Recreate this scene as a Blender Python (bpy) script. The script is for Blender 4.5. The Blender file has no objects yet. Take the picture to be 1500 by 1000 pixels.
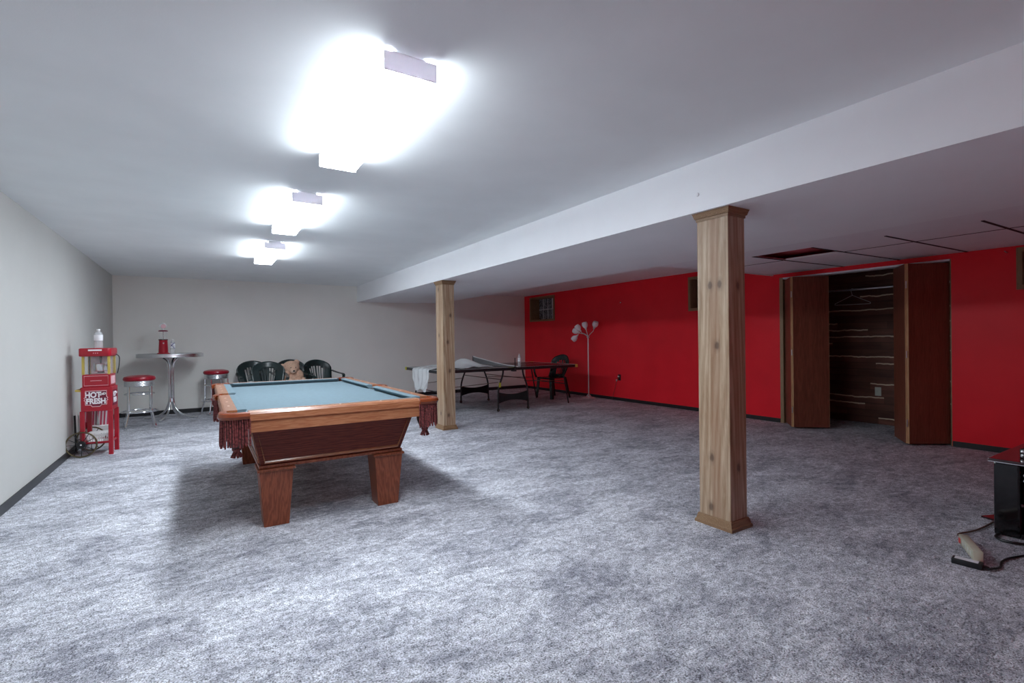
import bpy, bmesh, math, random
from mathutils import Vector, Matrix
random.seed(7)
PI = math.pi
scene = bpy.context.scene
COL = scene.collection

# ------------------------------------------------------------------ camera
def setup_camera():
    yaw, pitch, roll = 0.5601, -0.0041, -0.0121
    cy, sy, cp, sp = math.cos(yaw), math.sin(yaw), math.cos(pitch), math.sin(pitch)
    f = Vector((sy*cp, cy*cp, sp)); r = Vector((cy, -sy, 0)); u = r.cross(f)
    cr, sr = math.cos(roll), math.sin(roll)
    r2 = r*cr + u*sr; u2 = u*cr - r*sr
    m = Matrix(((r2.x, u2.x, -f.x, 0), (r2.y, u2.y, -f.y, 0), (r2.z, u2.z, -f.z, 1.2407), (0, 0, 0, 1)))
    cam = bpy.data.cameras.new('camera'); cam.sensor_width = 36; cam.lens = 724.0/1500*36
    cam.clip_start = .05
    o = bpy.data.objects.new('camera', cam); COL.objects.link(o); o.matrix_world = m
    scene.camera = o
setup_camera()
w = bpy.data.worlds.new('world'); scene.world = w; w.use_nodes = True
w.node_tree.nodes['Background'].inputs[0].default_value = (.5, .55, .65, 1)
w.node_tree.nodes['Background'].inputs[1].default_value = 0.0
scene.view_settings.view_transform = 'Standard'; scene.view_settings.look = 'None'
scene.view_settings.gamma = 1; scene.view_settings.use_curve_mapping = False
scene.view_settings.exposure = 1.96
LAMP_POWER = 15.0
LAMP_COLOR = (.84, .92, 1.0)
scene.cycles.use_denoising = True
scene.cycles.max_bounces = 12; scene.cycles.diffuse_bounces = 8
scene.cycles.caustics_reflective = False; scene.cycles.caustics_refractive = False

# ------------------------------------------------------------------ materials
class NT:
    def __init__(s, name):
        s.m = bpy.data.materials.new(name); s.m.use_nodes = True
        s.t = s.m.node_tree; s.b = s.t.nodes['Principled BSDF']
    def n(s, kind, **kw):
        nd = s.t.nodes.new(kind)
        for k, v in kw.items(): setattr(nd, k, v)
        return nd
    def l(s, a, b): s.t.links.new(a, b)
    def coord(s, scale=(1, 1, 1), loc=(0, 0, 0), rot=(0, 0, 0), out='Object'):
        c = s.n('ShaderNodeTexCoord'); m = s.n('ShaderNodeMapping')
        m.inputs['Scale'].default_value = scale; m.inputs['Location'].default_value = loc
        m.inputs['Rotation'].default_value = rot
        s.l(c.outputs[out], m.inputs['Vector']); return m.outputs[0]
    def noise(s, vec, scale, detail=2, rough=.5, dist=0):
        n = s.n('ShaderNodeTexNoise'); n.inputs['Scale'].default_value = scale
        n.inputs['Detail'].default_value = detail; n.inputs['Roughness'].default_value = rough
        n.inputs['Distortion'].default_value = dist
        s.l(vec, n.inputs['Vector']); return n.outputs['Fac']
    def ramp(s, fac, stops):
        r = s.n('ShaderNodeValToRGB'); e = r.color_ramp.elements
        while len(e) < len(stops): e.new(.5)
        for i, (p, c) in enumerate(stops):
            e[i].position = p
            e[i].color = (c, c, c, 1) if isinstance(c, (int, float)) else tuple(c) + (1,)
        s.l(fac, r.inputs[0]); return r.outputs[0]
    def mix(s, fac, a, b, blend='MIX'):
        m = s.n('ShaderNodeMix', data_type='RGBA', blend_type=blend)
        for sock, v in ((m.inputs['Factor'], fac), (m.inputs['A'], a), (m.inputs['B'], b)):
            if hasattr(v, 'is_output'): s.l(v, sock)
            elif isinstance(v, (int, float)): sock.default_value = v
            else: sock.default_value = tuple(v) + (1,)
        return m.outputs['Result']
    def math(s, op, a, b=0.0):
        m = s.n('ShaderNodeMath', operation=op)
        for i, v in enumerate((a, b)):
            if hasattr(v, 'is_output'): s.l(v, m.inputs[i])
            else: m.inputs[i].default_value = v
        return m.outputs[0]
    def bump(s, h, strength, dist=.01):
        b = s.n('ShaderNodeBump'); b.inputs['Strength'].default_value = strength
        b.inputs['Distance'].default_value = dist
        s.l(h, b.inputs['Height']); s.l(b.outputs[0], s.b.inputs['Normal'])
    def set(s, color=None, rough=.5, metal=0, spec=.5, **kw):
        if color is not None:
            if hasattr(color, 'is_output'): s.l(color, s.b.inputs['Base Color'])
            else: s.b.inputs['Base Color'].default_value = tuple(color) + (1,)
        s.b.inputs['Roughness'].default_value = rough; s.b.inputs['Metallic'].default_value = metal
        s.b.inputs['Specular IOR Level'].default_value = spec
        for k, v in kw.items(): s.b.inputs[k.replace('_', ' ')].default_value = v
        return s.m

def plain(name, c, rough=.5, metal=0, spec=.5, vary=.06, scale=14, bump=0, bscale=120, **kw):
    t = NT(name); v = t.coord()
    n = t.noise(v, scale, 3)
    f = t.ramp(n, [(.3, 1-vary), (.7, 1+vary)])
    col = t.mix(1.0, c, f, 'MULTIPLY')
    if bump: t.bump(t.noise(v, bscale, 2), bump, .004)
    return t.set(col, rough, metal, spec, **kw)

def wood(name, c1, c2, axis='z', rough=.4, grain=1.0, knots=0, spec=.5, boards=0, coat=0.0, cath=.5):
    t = NT(name)
    sc = {'x': (.12, 1, 1), 'y': (1, .12, 1), 'z': (1, 1, .12)}[axis]
    v = t.coord(sc)
    warp = t.noise(v, 14*grain, 4, .55)
    wv = t.n('ShaderNodeTexWave', wave_type='RINGS', rings_direction={'x': 'X', 'y': 'Y', 'z': 'Z'}[axis])
    wv.inputs['Scale'].default_value = 22*grain; wv.inputs['Distortion'].default_value = 11
    wv.inputs['Detail'].default_value = 3; wv.inputs['Detail Scale'].default_value = 1.6
    t.l(v, wv.inputs['Vector'])
    fine = t.noise(v, 130*grain, 3, .6)
    f = t.math('ADD', t.math('MULTIPLY', wv.outputs['Fac'], cath), t.math('MULTIPLY', warp, 1-cath))
    f = t.math('ADD', t.math('MULTIPLY', f, .75), t.math('MULTIPLY', fine, .3))
    col = t.mix(t.ramp(f, [(.2, 0.0), (.8, 1.0)]), c1, c2)
    if boards:
        # tone changes from board to board
        cb = t.coord((1/boards,)*3)
        vo = t.n('ShaderNodeTexVoronoi', feature='F1', voronoi_dimensions='1D'); vo.inputs['Scale'].default_value = 1
        sx = t.n('ShaderNodeSeparateXYZ'); t.l(cb, sx.inputs[0])
        t.l(t.math('ADD', sx.outputs[0], t.math('MULTIPLY', sx.outputs[1], 1.0)), vo.inputs['W'])
        hs = t.n('ShaderNodeSeparateColor'); t.l(vo.outputs['Color'], hs.inputs[0])
        col = t.mix(1.0, col, t.ramp(hs.outputs[0], [(0, (.80, .74, .70)), (1, (1.12, 1.08, 1.02))]), 'MULTIPLY')
    if knots:
        kv = t.coord({'x': (1.1, 5.5, 5.5), 'y': (5.5, 1.1, 5.5), 'z': (5.5, 5.5, 1.9)}[axis], loc=(.37, .61, .2))
        vo = t.n('ShaderNodeTexVoronoi'); vo.inputs['Scale'].default_value = knots
        t.l(kv, vo.inputs['Vector'])
        k = t.ramp(vo.outputs['Distance'], [(.07, 1.0), (.16, .35), (.26, 0.0)])
        col = t.mix(k, col, (.10, .045, .022))
    t.bump(fine, .06, .002)
    return t.set(col, rough, 0, spec, Coat_Weight=coat)

def carpet_mat():
    t = NT('carpet_pile')
    v = t.coord()
    sheen = t.noise(t.coord((1, 1.6, 1), rot=(0, 0, .5)), 1.6, 6, .68, .6)      # swept pile: soft patches
    mid = t.noise(t.coord((1, 1.8, 1), rot=(0, 0, -.35)), 9, 5, .68, .8)
    clump = t.noise(v, 38, 3, .65, .5)
    fib = t.noise(v, 140, 2, .75)
    a = t.math('ADD', t.math('MULTIPLY', sheen, .5), t.math('MULTIPLY', mid, .5))
    a = t.ramp(a, [(.40, 0.0), (.59, 1.0)])
    b = t.math('ADD', t.math('MULTIPLY', fib, .68), t.math('MULTIPLY', clump, .32))
    b = t.ramp(b, [(.38, 0.0), (.62, 1.0)])
    col = t.mix(a, (.34, .345, .395), (.78, .79, .845))
    col = t.mix(1.0, col, t.ramp(b, [(0, .22), (.5, .95), (1, 1.6)]), 'MULTIPLY')
    t.bump(t.math('ADD', fib, t.math('MULTIPLY', clump, 1.2)), .8, .014)
    return t.set(col, .95, 0, .1)

def glass(name, c=(1, 1, 1), rough=.02, ior=1.45):
    t = NT(name)
    return t.set(c, rough, 0, .5, Transmission_Weight=1.0, IOR=ior)

def clear_sheet(name, c, alpha, rough=.2):
    """thin clear wall (acrylic, film): partly see-through"""
    t = NT(name); tr = t.n('ShaderNodeBsdfTransparent'); mx = t.n('ShaderNodeMixShader')
    t.set(c, rough, 0, .6)
    out = t.t.nodes['Material Output']
    mx.inputs[0].default_value = alpha
    t.l(tr.outputs[0], mx.inputs[1]); t.l(t.b.outputs[0], mx.inputs[2]); t.l(mx.outputs[0], out.inputs[0])
    return t.m

def emit(name, c, s):
    t = NT(name); t.set((.9, .9, .9), .4)
    t.b.inputs['Emission Color'].default_value = tuple(c) + (1,)
    t.b.inputs['Emission Strength'].default_value = s
    return t.m

M = {}
M['carpet'] = carpet_mat()
M['ceiling'] = plain('ceiling_paint', (.87, .90, .905), .85, 0, .2, .02, 3, .06, 160)
M['beam'] = plain('beam_paint', (.91, .92, .94), .8, 0, .2, .015, 3, .05, 160)
M['cream_lightened'] = plain('cream_wall_lightened', (.86, .845, .80), .8, 0, .25, .02, 2, .05, 120)  # same cream paint, lightened to stand in for light missing on the back wall
M['cream'] = plain('cream_wall_darkened', (.55, .55, .525), .8, 0, .25, .02, 2, .05, 120)  # same cream paint, darkened to offset strong lamp light on the left wall
M['red'] = plain('red_wall_paint', (.90, .024, .040), .30, 0, .16, .05, 2, .05, 90)
M['black_base'] = plain('black_vinyl_base', (.018, .02, .022), .4)
M['white_metal'] = plain('white_enamel', (.88, .88, .90), .4)
M['lens'] = emit('lamp_lens', LAMP_COLOR, LAMP_POWER)
def translucent(name, c, f):
    t = NT(name); tr = t.n('ShaderNodeBsdfTranslucent'); tr.inputs[0].default_value = tuple(c)+(1,)
    mx = t.n('ShaderNodeMixShader'); mx.inputs[0].default_value = f; t.set(c, .4)
    t.l(t.b.outputs[0], mx.inputs[1]); t.l(tr.outputs[0], mx.inputs[2]); t.l(mx.outputs[0], t.t.nodes['Material Output'].inputs[0])
    return t.m
M['cap'] = translucent('white_plastic_end', (.88, .87, .90), .05)
M['lens_lower'] = emit('lamp_lens_lower_side', LAMP_COLOR, LAMP_POWER*.78)
M['lens_side'] = emit('lamp_lens_side', LAMP_COLOR, LAMP_POWER*.10)
def pine_mat(name, knots):
    """boards in strips, with knots at given places: (face axis, across, height)"""
    t = NT(name); v = t.coord((1, 1, .10))
    n = t.noise(v, 26, 4, .6, .8); fine = t.noise(v, 160, 2, .6)
    wv = t.n('ShaderNodeTexWave', wave_type='BANDS', bands_direction='DIAGONAL')
    wv.inputs['Scale'].default_value = 16; wv.inputs['Distortion'].default_value = 7; wv.inputs['Detail'].default_value = 3
    t.l(t.coord((1, 1, .05)), wv.inputs['Vector'])
    f = t.math('ADD', t.math('MULTIPLY', n, .6), t.math('ADD', t.math('MULTIPLY', wv.outputs['Fac'], .2), t.math('MULTIPLY', fine, .2)))
    col = t.mix(t.ramp(f, [(.3, 0.0), (.7, 1.0)]), (.28, .170, .095), (.52, .40, .28))
    sx = t.n('ShaderNodeSeparateXYZ'); c = t.n('ShaderNodeTexCoord'); t.l(c.outputs['Object'], sx.inputs[0])
    for ax, w_ in ((1, .2312), (0, .1764)):
        # middle strip browner, thin dark joints next to the corner strips
        q = t.math('ABSOLUTE', t.math('ADD', sx.outputs[ax], .014 if ax else .01))
        fz = t.ramp(t.math('MULTIPLY', q, 1/w_), [(.13, 1.0), (.16, 0.0)])
        e = t.math('ABSOLUTE', t.math('SUBTRACT', t.math('ABSOLUTE', sx.outputs[ax]), w_*.41))
        g = t.ramp(t.math('MULTIPLY', e, 100), [(.10, 1.0), (.22, 0.0)])
        if ax == 1:
            face = t.ramp(t.math('ABSOLUTE', sx.outputs[0]), [(.085, 0.0), (.0875, 1.0)])
        else:
            face = t.ramp(t.math('ABSOLUTE', sx.outputs[1]), [(.1125, 0.0), (.115, 1.0)])
        col = t.mix(t.math('MULTIPLY', t.math('MULTIPLY', fz, face), .55), col, (.27, .135, .075))
        col = t.mix(t.math('MULTIPLY', t.math('MULTIPLY', g, face), .6), col, (.12, .07, .04))
    for ax, a_, z in knots:
        m = t.coord(out='Object')
        d = t.n('ShaderNodeVectorMath', operation='DISTANCE')
        mp = t.n('ShaderNodeMapping'); t.l(m, mp.inputs['Vector'])
        sc = (0, 1, .62) if ax == 1 else (1, 0, .62)
        mp.inputs['Scale'].default_value = sc
        nz = t.n('ShaderNodeVectorMath', operation='ADD'); nn = t.n('ShaderNodeTexNoise'); nn.inputs['Scale'].default_value = 30; t.l(m, nn.inputs['Vector'])
        sc2 = t.n('ShaderNodeVectorMath', operation='SCALE'); sc2.inputs['Scale'].default_value = .012; t.l(nn.outputs['Color'], sc2.inputs[0])
        t.l(mp.outputs[0], nz.inputs[0]); t.l(sc2.outputs[0], nz.inputs[1]); t.l(nz.outputs[0], d.inputs[0])
        d.inputs[1].default_value = ((0, a_, z*.62) if ax == 1 else (a_, 0, z*.62)); d.inputs[1].default_value = tuple(x+.006 for x in d.inputs[1].default_value)
        face = t.ramp(t.math('ABSOLUTE', sx.outputs[0] if ax == 1 else sx.outputs[1]), [(.085, 0.0), (.0875, 1.0)] if ax == 1 else [(.1125, 0.0), (.115, 1.0)])
        k = t.ramp(d.outputs['Value'], [(.009, 1.0), (.013, .9), (.018, .35), (.036, 0.0)])
        col = t.mix(t.math('MULTIPLY', k, face), col, (.055, .028, .018))
    t.bump(fine, .06, .002)
    return t.set(col, .38, 0, .4, Coat_Weight=.1)
M['pine'] = pine_mat('knotty_pine_wide', [(1, .019, 1.58), (1, -.052, 1.582), (1, -.028, 1.185), (1, .017, .447), (1, .026, .121), (0, .012, 1.57), (0, .0, .395)])
M['pine2'] = pine_mat('knotty_pine_far', [(1, .023, 1.953), (1, .02, 1.31), (1, -.017, .223), (0, -.016, 1.214), (0, .009, .815), (0, -.015, .2), (0, .03, 1.584)])
M['pine_trim'] = wood('pine_trim', (.17, .09, .045), (.30, .19, .105), 'x', .4, 1.4, 0, .4)
M['oak'] = wood('oak_rail', (.27, .092, .040), (.40, .175, .085), 'x', .25, 1.4, 0, .5, 0, .3)
M['oak_y'] = wood('oak_side', (.27, .092, .040), (.40, .175, .085), 'y', .25, 1.4, 0, .5, 0, .3)
M['oak_z'] = wood('oak_leg', (.16, .038, .016), (.26, .075, .033), 'z', .35, 1.2, 0, .35, 0, .08, .75)
M['cab'] = wood('dark_oak_panel', (.080, .012, .007), (.16, .030, .016), 'x', .4, 1.1, 0, .25, 0, 0, .7)
M['cab_y'] = wood('dark_oak_panel_side', (.080, .012, .007), (.16, .030, .016), 'y', .4, 1.1, 0, .25, 0, 0, .7)
M['felt'] = plain('green_blue_felt', (.128, .178, .205), .95, 0, .1, .05, 30, .15, 500)
M['leather'] = plain('orange_brown_leather', (.20, .040, .010), .25, 0, .5, .15)
M['fringe'] = plain('dark_red_cord', (.15, .035, .035), .6, 0, .3, .8, 95)
M['net'] = plain('dark_leather_net', (.05, .022, .018), .5)
M['pearl'] = plain('pearl_inlay', (.85, .82, .75), .3)
M['mahog'] = wood('luan_door', (.125, .033, .018), (.26, .082, .048), 'z', .45, .8, 0, .4, 0, 0, .3)
M['mahog_edge'] = wood('door_edge', (.45, .26, .13), (.60, .38, .20), 'z', .5)
M['cedar'] = None
M['jamb'] = wood('pine_jamb', (.24, .16, .085), (.38, .27, .15), 'z', .5, 1.2)
M['winwood'] = wood('window_wood', (.20, .11, .05), (.33, .20, .10), 'z', .5, 1.4)
M['chrome'] = plain('chrome', (.82, .83, .85), .10, 1.0, .5, .02)
M['alu'] = plain('ribbed_aluminium', (.75, .76, .78), .25, 1.0, .5, .03)
M['steel'] = plain('brushed_steel', (.62, .62, .64), .3, 1.0)
M['vinyl'] = plain('red_vinyl', (.33, .007, .022), .28, 0, .5, .04)
M['laminate'] = plain('grey_laminate', (.55, .56, .57), .25)
M['popred'] = plain('red_enamel', (.38, .008, .022), .3, 0, .5, .04)
M['popdark'] = plain('burgundy_print', (.16, .004, .03), .4)
M['white'] = plain('white_print', (.85, .82, .84), .5)
M['pinkline'] = plain('pale_pink_print', (.75, .45, .48), .5)
M['yellow'] = plain('mustard_trim', (.55, .42, .09), .4)
M['wheel'] = plain('bronze_rim', (.12, .095, .05), .35, .6)
M['blackp'] = plain('black_plastic', (.012, .013, .014), .35)
M['whitep'] = plain('white_plastic', (.80, .80, .80), .4)
M['greenp'] = plain('dark_green_plastic', (.010, .023, .023), .25, 0, .5, .1)
M['bear'] = plain('tan_plush', (.72, .47, .34), .95, 0, .1, .15, 40, .6, 160)
M['bearlight'] = plain('pale_plush', (.82, .62, .50), .95, 0, .1, .1, 40, .6, 160)
M['dark'] = plain('black_nose', (.02, .012, .01), .3)
M['table_top'] = plain('black_table_top', (.022, .026, .030), .25, 0, .6, .1)
M['frame_blk'] = plain('black_steel', (.012, .012, .014), .35)
M['mesh_blk'] = plain('black_fabric', (.010, .010, .011), .8)
M['lime'] = plain('lime_corner', (.60, .55, .05), .4)
M['orange'] = plain('amber_corner', (.72, .42, .08), .4)
M['rod'] = plain('bronze_rod', (.20, .15, .11), .4, .7)
M['netcloth'] = plain('net_mesh', (.20, .20, .21), .8, 0, .2, .25, 90)
M['film'] = clear_sheet('plastic_film', (.88, .91, .92), .46, .22)
M['tulip'] = plain('milk_glass', (.95, .92, .96), .25, 0, .5, .03)
M['nickel'] = plain('satin_nickel', (.78, .77, .79), .38, .55)
M['bottle'] = clear_sheet('clear_bottle', (.85, .88, .90), .35, .06)
M['label_white'] = plain('white_label', (.82, .83, .86), .5, 0, .4, .05)
M['label_blue'] = plain('navy_label', (.03, .04, .22), .4)
M['clear'] = clear_sheet('clear_acrylic', (.8, .83, .85), .07, .03)
M['glassblock'] = None
M['mortar'] = plain('white_mortar', (.70, .72, .74), .7)
M['rust'] = plain('old_red_deck', (.62, .12, .14), .7, 0, .2, .25, 6)
M['void'] = plain('dark_gap', (.02, .012, .014), .8)
M['tile'] = plain('ceiling_tile', (.86, .85, .88), .9, 0, .1, .02, 4, .1, 200)
M['piano'] = plain('gloss_black', (.008, .008, .009), .08, 0, .6, .02)
M['redglass'] = plain('smoked_red_glass', (.045, .006, .010), .05, 0, .8, .02)
M['beige'] = plain('beige_plastic', (.55, .54, .42), .45)
M['cordbrown'] = plain('brown_cord', (.12, .07, .05), .5)
M['redled'] = plain('red_switch', (.75, .06, .05), .3)
M['ivory'] = plain('ivory_plate', (.66, .68, .60), .4)
M['hanger'] = plain('white_wire', (.66, .64, .64), .4)
M['subfloor'] = plain('closet_floor', (.28, .28, .30), .95)
M['stripe'] = None

def cedar():
    t = NT('cedar_planks'); v = t.coord((1, .14, 1))
    n = t.noise(v, 9, 4, .6, .6)
    # each course of planks has its own tone, with pale sapwood streaks at some of the edges
    sx = t.n('ShaderNodeSeparateXYZ'); c = t.n('ShaderNodeTexCoord'); t.l(c.outputs['Object'], sx.inputs[0])
    row = t.math('MULTIPLY', sx.outputs[2], 1/.095)
    fr = t.math('FRACT', row)
    vo = t.n('ShaderNodeTexWhiteNoise', noise_dimensions='2D')
    cb = t.n('ShaderNodeCombineXYZ'); t.l(t.math('FLOOR', row), cb.inputs[0])
    t.l(t.math('FLOOR', t.math('ADD', t.math('MULTIPLY', sx.outputs[1], 1.6), t.math('MULTIPLY', t.math('FLOOR', row), .37))), cb.inputs[1])
    t.l(cb.outputs[0], vo.inputs['Vector'])
    base = t.mix(t.ramp(n, [(.3, 0.0), (.7, 1.0)]), (.10, .036, .025), (.22, .088, .06))
    base = t.mix(1.0, base, t.ramp(vo.outputs['Value'], [(0, .65), (1, 1.25)]), 'MULTIPLY')
    edge = t.math('ADD', fr, t.math('MULTIPLY', t.noise(t.coord((1, 3.0, 1)), 2.2, 3), .55))
    sap = t.math('MULTIPLY', t.ramp(t.math('MULTIPLY', edge, .66), [(.66, 0.0), (.70, 1.0), (.78, .9), (.82, 0.0)]), t.ramp(vo.outputs['Value'], [(.58, 0.0), (.66, 1.0)]))
    col = t.mix(sap, base, (.80, .62, .46))
    gap = t.ramp(fr, [(.0, 1.0), (.035, 0.0), (.97, 0.0), (1.0, 1.0)])
    col = t.mix(gap, col, (.02, .01, .008))
    return t.set(col, .6, 0, .3)
M['cedar'] = cedar()

def glass_block():
    t = NT('glass_block'); v = t.coord()
    n = t.noise(v, 34, 2, .6, 1.5)
    col = t.mix(t.ramp(n, [(.42, 0.0), (.62, 1.0)]), (.03, .035, .04), (.45, .49, .53))
    t.bump(n, .5, .01)
    return t.set(col, .12, 0, .6)
M['glassblock'] = glass_block()

def striped(name, a, b, scale):
    t = NT(name); sx = t.n('ShaderNodeSeparateXYZ'); c = t.n('ShaderNodeTexCoord'); t.l(c.outputs['Object'], sx.inputs[0])
    fr = t.math('FRACT', t.math('MULTIPLY', t.math('ADD', sx.outputs[0], sx.outputs[1]), scale))
    return t.set(t.mix(t.ramp(fr, [(.48, 0.0), (.52, 1.0)]), a, b), .5)
M['stripe'] = striped('red_white_stripes', (.80, .72, .74), (.60, .05, .12), 32)

# ------------------------------------------------------------------ mesh helpers
class MB:
    def __init__(s): s.bm = bmesh.new()
    def _tf(s, vs, mat):
        if mat is not None: bmesh.ops.transform(s.bm, matrix=mat, verts=vs)
    def box(s, a, b, bevel=0, mat=None, seg=2):
        r = bmesh.ops.create_cube(s.bm, size=1)
        vs = r['verts']
        for v in vs:
            v.co = Vector([(a[i]+b[i])/2 + v.co[i]*(b[i]-a[i]) for i in range(3)])
        if bevel:
            es = list({e for v in vs for e in v.link_edges})
            rb = bmesh.ops.bevel(s.bm, geom=es, offset=bevel, segments=seg, profile=.5, affect='EDGES')
            vs = list({v for f in rb['faces'] for v in f.verts} | {v for v in vs if v.is_valid})
        s._tf(vs, mat); return s
    def frustum(s, z0, h0, z1, h1, c=(0, 0), bevel=0):
        """square taper: half sizes h0 at z0, h1 at z1 (pairs)"""
        vs = [s.bm.verts.new((c[0]+sx*h[0], c[1]+sy*h[1], z)) for z, h in ((z0, h0), (z1, h1)) for sx, sy in ((-1, -1), (1, -1), (1, 1), (-1, 1))]
        fs = [(3, 2, 1, 0), (4, 5, 6, 7)] + [(i, (i+1) % 4, 4+(i+1) % 4, 4+i) for i in range(4)]
        for f in fs: s.bm.faces.new([vs[i] for i in f])
        if bevel:
            es = list({e for v in vs for e in v.link_edges})
            bmesh.ops.bevel(s.bm, geom=es, offset=bevel, segments=2, profile=.5, affect='EDGES')
        return s
    def tube(s, pts, r, n=8, cap=True, closed=False):
        pts = [Vector(p) for p in pts]; N = len(pts)
        rs = r if isinstance(r, (list, tuple)) else [r]*N
        rings = []; up = None
        for i, p in enumerate(pts):
            if closed: d = pts[(i+1) % N]-pts[i-1]
            else: d = pts[min(i+1, N-1)]-pts[max(i-1, 0)]
            d.normalize()
            if up is None:
                up = Vector((0, 0, 1)) if abs(d.z) < .9 else Vector((1, 0, 0))
            side = d.cross(up)
            if side.length < 1e-6: side = d.orthogonal()
            side.normalize(); up = side.cross(d).normalized()
            rings.append([s.bm.verts.new(p + (side*math.cos(t)+up*math.sin(t))*rs[i]) for t in [2*PI*k/n for k in range(n)]])
        for i in range(N if closed else N-1):
            a, b = rings[i], rings[(i+1) % N]
            for k in range(n): s.bm.faces.new((a[k], a[(k+1) % n], b[(k+1) % n], b[k]))
        if cap and not closed:
            s.bm.faces.new(rings[0][::-1]); s.bm.faces.new(rings[-1])
        return s
    def lathe(s, prof, c=(0, 0, 0), n=24, mat=None):
        rings = []; nv = []
        for r, z in prof:
            if r < 1e-5: ring = [s.bm.verts.new((c[0], c[1], c[2]+z))]
            else: ring = [s.bm.verts.new((c[0]+r*math.cos(2*PI*k/n), c[1]+r*math.sin(2*PI*k/n), c[2]+z)) for k in range(n)]
            rings.append(ring); nv += ring
        for a, b in zip(rings, rings[1:]):
            for k in range(n):
                k2 = (k+1) % n
                if len(a) == 1 and len(b) == 1: continue
                if len(a) == 1: s.bm.faces.new((a[0], b[k2], b[k]))
                elif len(b) == 1: s.bm.faces.new((a[k], a[k2], b[0]))
                else: s.bm.faces.new((a[k], a[k2], b[k2], b[k]))
        s._tf(nv, mat); return s
    def ball(s, c, r, n=16, mat=None):
        r = r if isinstance(r, (tuple, list)) else (r, r, r)
        q = bmesh.ops.create_uvsphere(s.bm, u_segments=n, v_segments=max(6, n*2//3), radius=1)
        for v in q['verts']: v.co = Vector([c[i]+v.co[i]*r[i] for i in range(3)])
        s._tf(q['verts'], mat); return s
    def prism(s, poly, z0, z1, mat=None, bevel=0):
        a = [s.bm.verts.new((x, y, z0)) for x, y in poly]; b = [s.bm.verts.new((x, y, z1)) for x, y in poly]
        s.bm.faces.new(a[::-1]); s.bm.faces.new(b); n = len(poly)
        for i in range(n): s.bm.faces.new((a[i], a[(i+1) % n], b[(i+1) % n], b[i]))
        if bevel:
            es = list({e for v in a+b for e in v.link_edges})
            bmesh.ops.bevel(s.bm, geom=es, offset=bevel, segments=2, profile=.5, affect='EDGES')
            s._tf(list(s.bm.verts), mat)
        else: s._tf(a+b, mat)
        return s
    def quad(s, *ps):
        s.bm.faces.new([s.bm.verts.new(p) for p in ps]); return s
    def sweep(s, sect, pts, closed=False):
        """sect: list of (side, up) offsets; swept along pts with world-up frame"""
        pts = [Vector(p) for p in pts]; N = len(pts); rings = []
        for i, p in enumerate(pts):
            d = (pts[(i+1) % N]-pts[i-1]) if closed else pts[min(i+1, N-1)]-pts[max(i-1, 0)]
            d.z = 0; d.normalize(); side = Vector((d.y, -d.x, 0))
            rings.append([s.bm.verts.new(p+side*a+Vector((0, 0, b))) for a, b in sect])
        n = len(sect)
        for i in range(N if closed else N-1):
            a, b = rings[i], rings[(i+1) % N]
            for k in range(n): s.bm.faces.new((a[k], a[(k+1) % n], b[(k+1) % n], b[k]))
        if not closed: s.bm.faces.new(rings[0][::-1]); s.bm.faces.new(rings[-1])
        return s
    def build(s, name, mat, parent=None, smooth=False, loc=None):
        bmesh.ops.recalc_face_normals(s.bm, faces=s.bm.faces[:])
        me = bpy.data.meshes.new(name); s.bm.to_mesh(me); s.bm.free()
        if mat: me.materials.append(mat)
        if smooth:
            for p in me.polygons: p.use_smooth = True
            if smooth != 'all':
                try: me.set_sharp_from_angle(angle=math.radians(40))
                except Exception: pass
        o = bpy.data.objects.new(name, me); COL.objects.link(o)
        if parent: o.parent = parent
        if loc: o.location = loc
        return o

def thing(name, label, cat, loc=(0, 0, 0), rz=0, group=None):
    o = bpy.data.objects.new(name, None); COL.objects.link(o)
    o.empty_display_size = .1
    o.location = loc; o.rotation_euler = (0, 0, rz)
    o['label'] = label; o['category'] = cat
    if group: o['group'] = group
    return o
def tag(o, label, cat, group=None):
    o['label'] = label; o['category'] = cat
    if group: o['group'] = group
    return o
def struct(o, label=None):
    o['kind'] = 'structure'
    if label: o['label'] = label
    return o
def copy_tree(o, parent=None):
    c = o.copy(); COL.objects.link(c)
    if parent: c.parent = parent
    for ch in list(o.children): copy_tree(ch, c)
    return c
def solidify(o, t, off=0):
    m = o.modifiers.new('thick', 'SOLIDIFY'); m.thickness = t; m.offset = off; return o
def subsurf(o, n=1):
    m = o.modifiers.new('sub', 'SUBSURF'); m.levels = n; m.render_levels = n; return o
def text(body, size, mat, name, parent, loc, rot, bold=.0, depth=.0015, xs=1.0):
    cu = bpy.data.curves.new(name, 'FONT'); cu.body = body; cu.size = size; cu.extrude = depth
    cu.offset = bold; cu.align_x = 'CENTER'; cu.align_y = 'CENTER'
    tmp = bpy.data.objects.new(name+'_tmp', cu); COL.objects.link(tmp)
    dg = bpy.context.evaluated_depsgraph_get(); dg.update()
    me = bpy.data.meshes.new_from_object(tmp.evaluated_get(dg))
    bpy.data.objects.remove(tmp); bpy.data.curves.remove(cu)
    me.materials.clear(); me.materials.append(mat)
    o = bpy.data.objects.new(name, me); COL.objects.link(o); o.parent = parent
    o.location = loc; o.rotation_euler = rot; o.scale = (xs, 1, 1)
    return o
def arc(c, r, a0, a1, n, z=0):
    return [(c[0]+r*math.cos(a0+(a1-a0)*k/n), c[1]+r*math.sin(a0+(a1-a0)*k/n), z) for k in range(n+1)]
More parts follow.
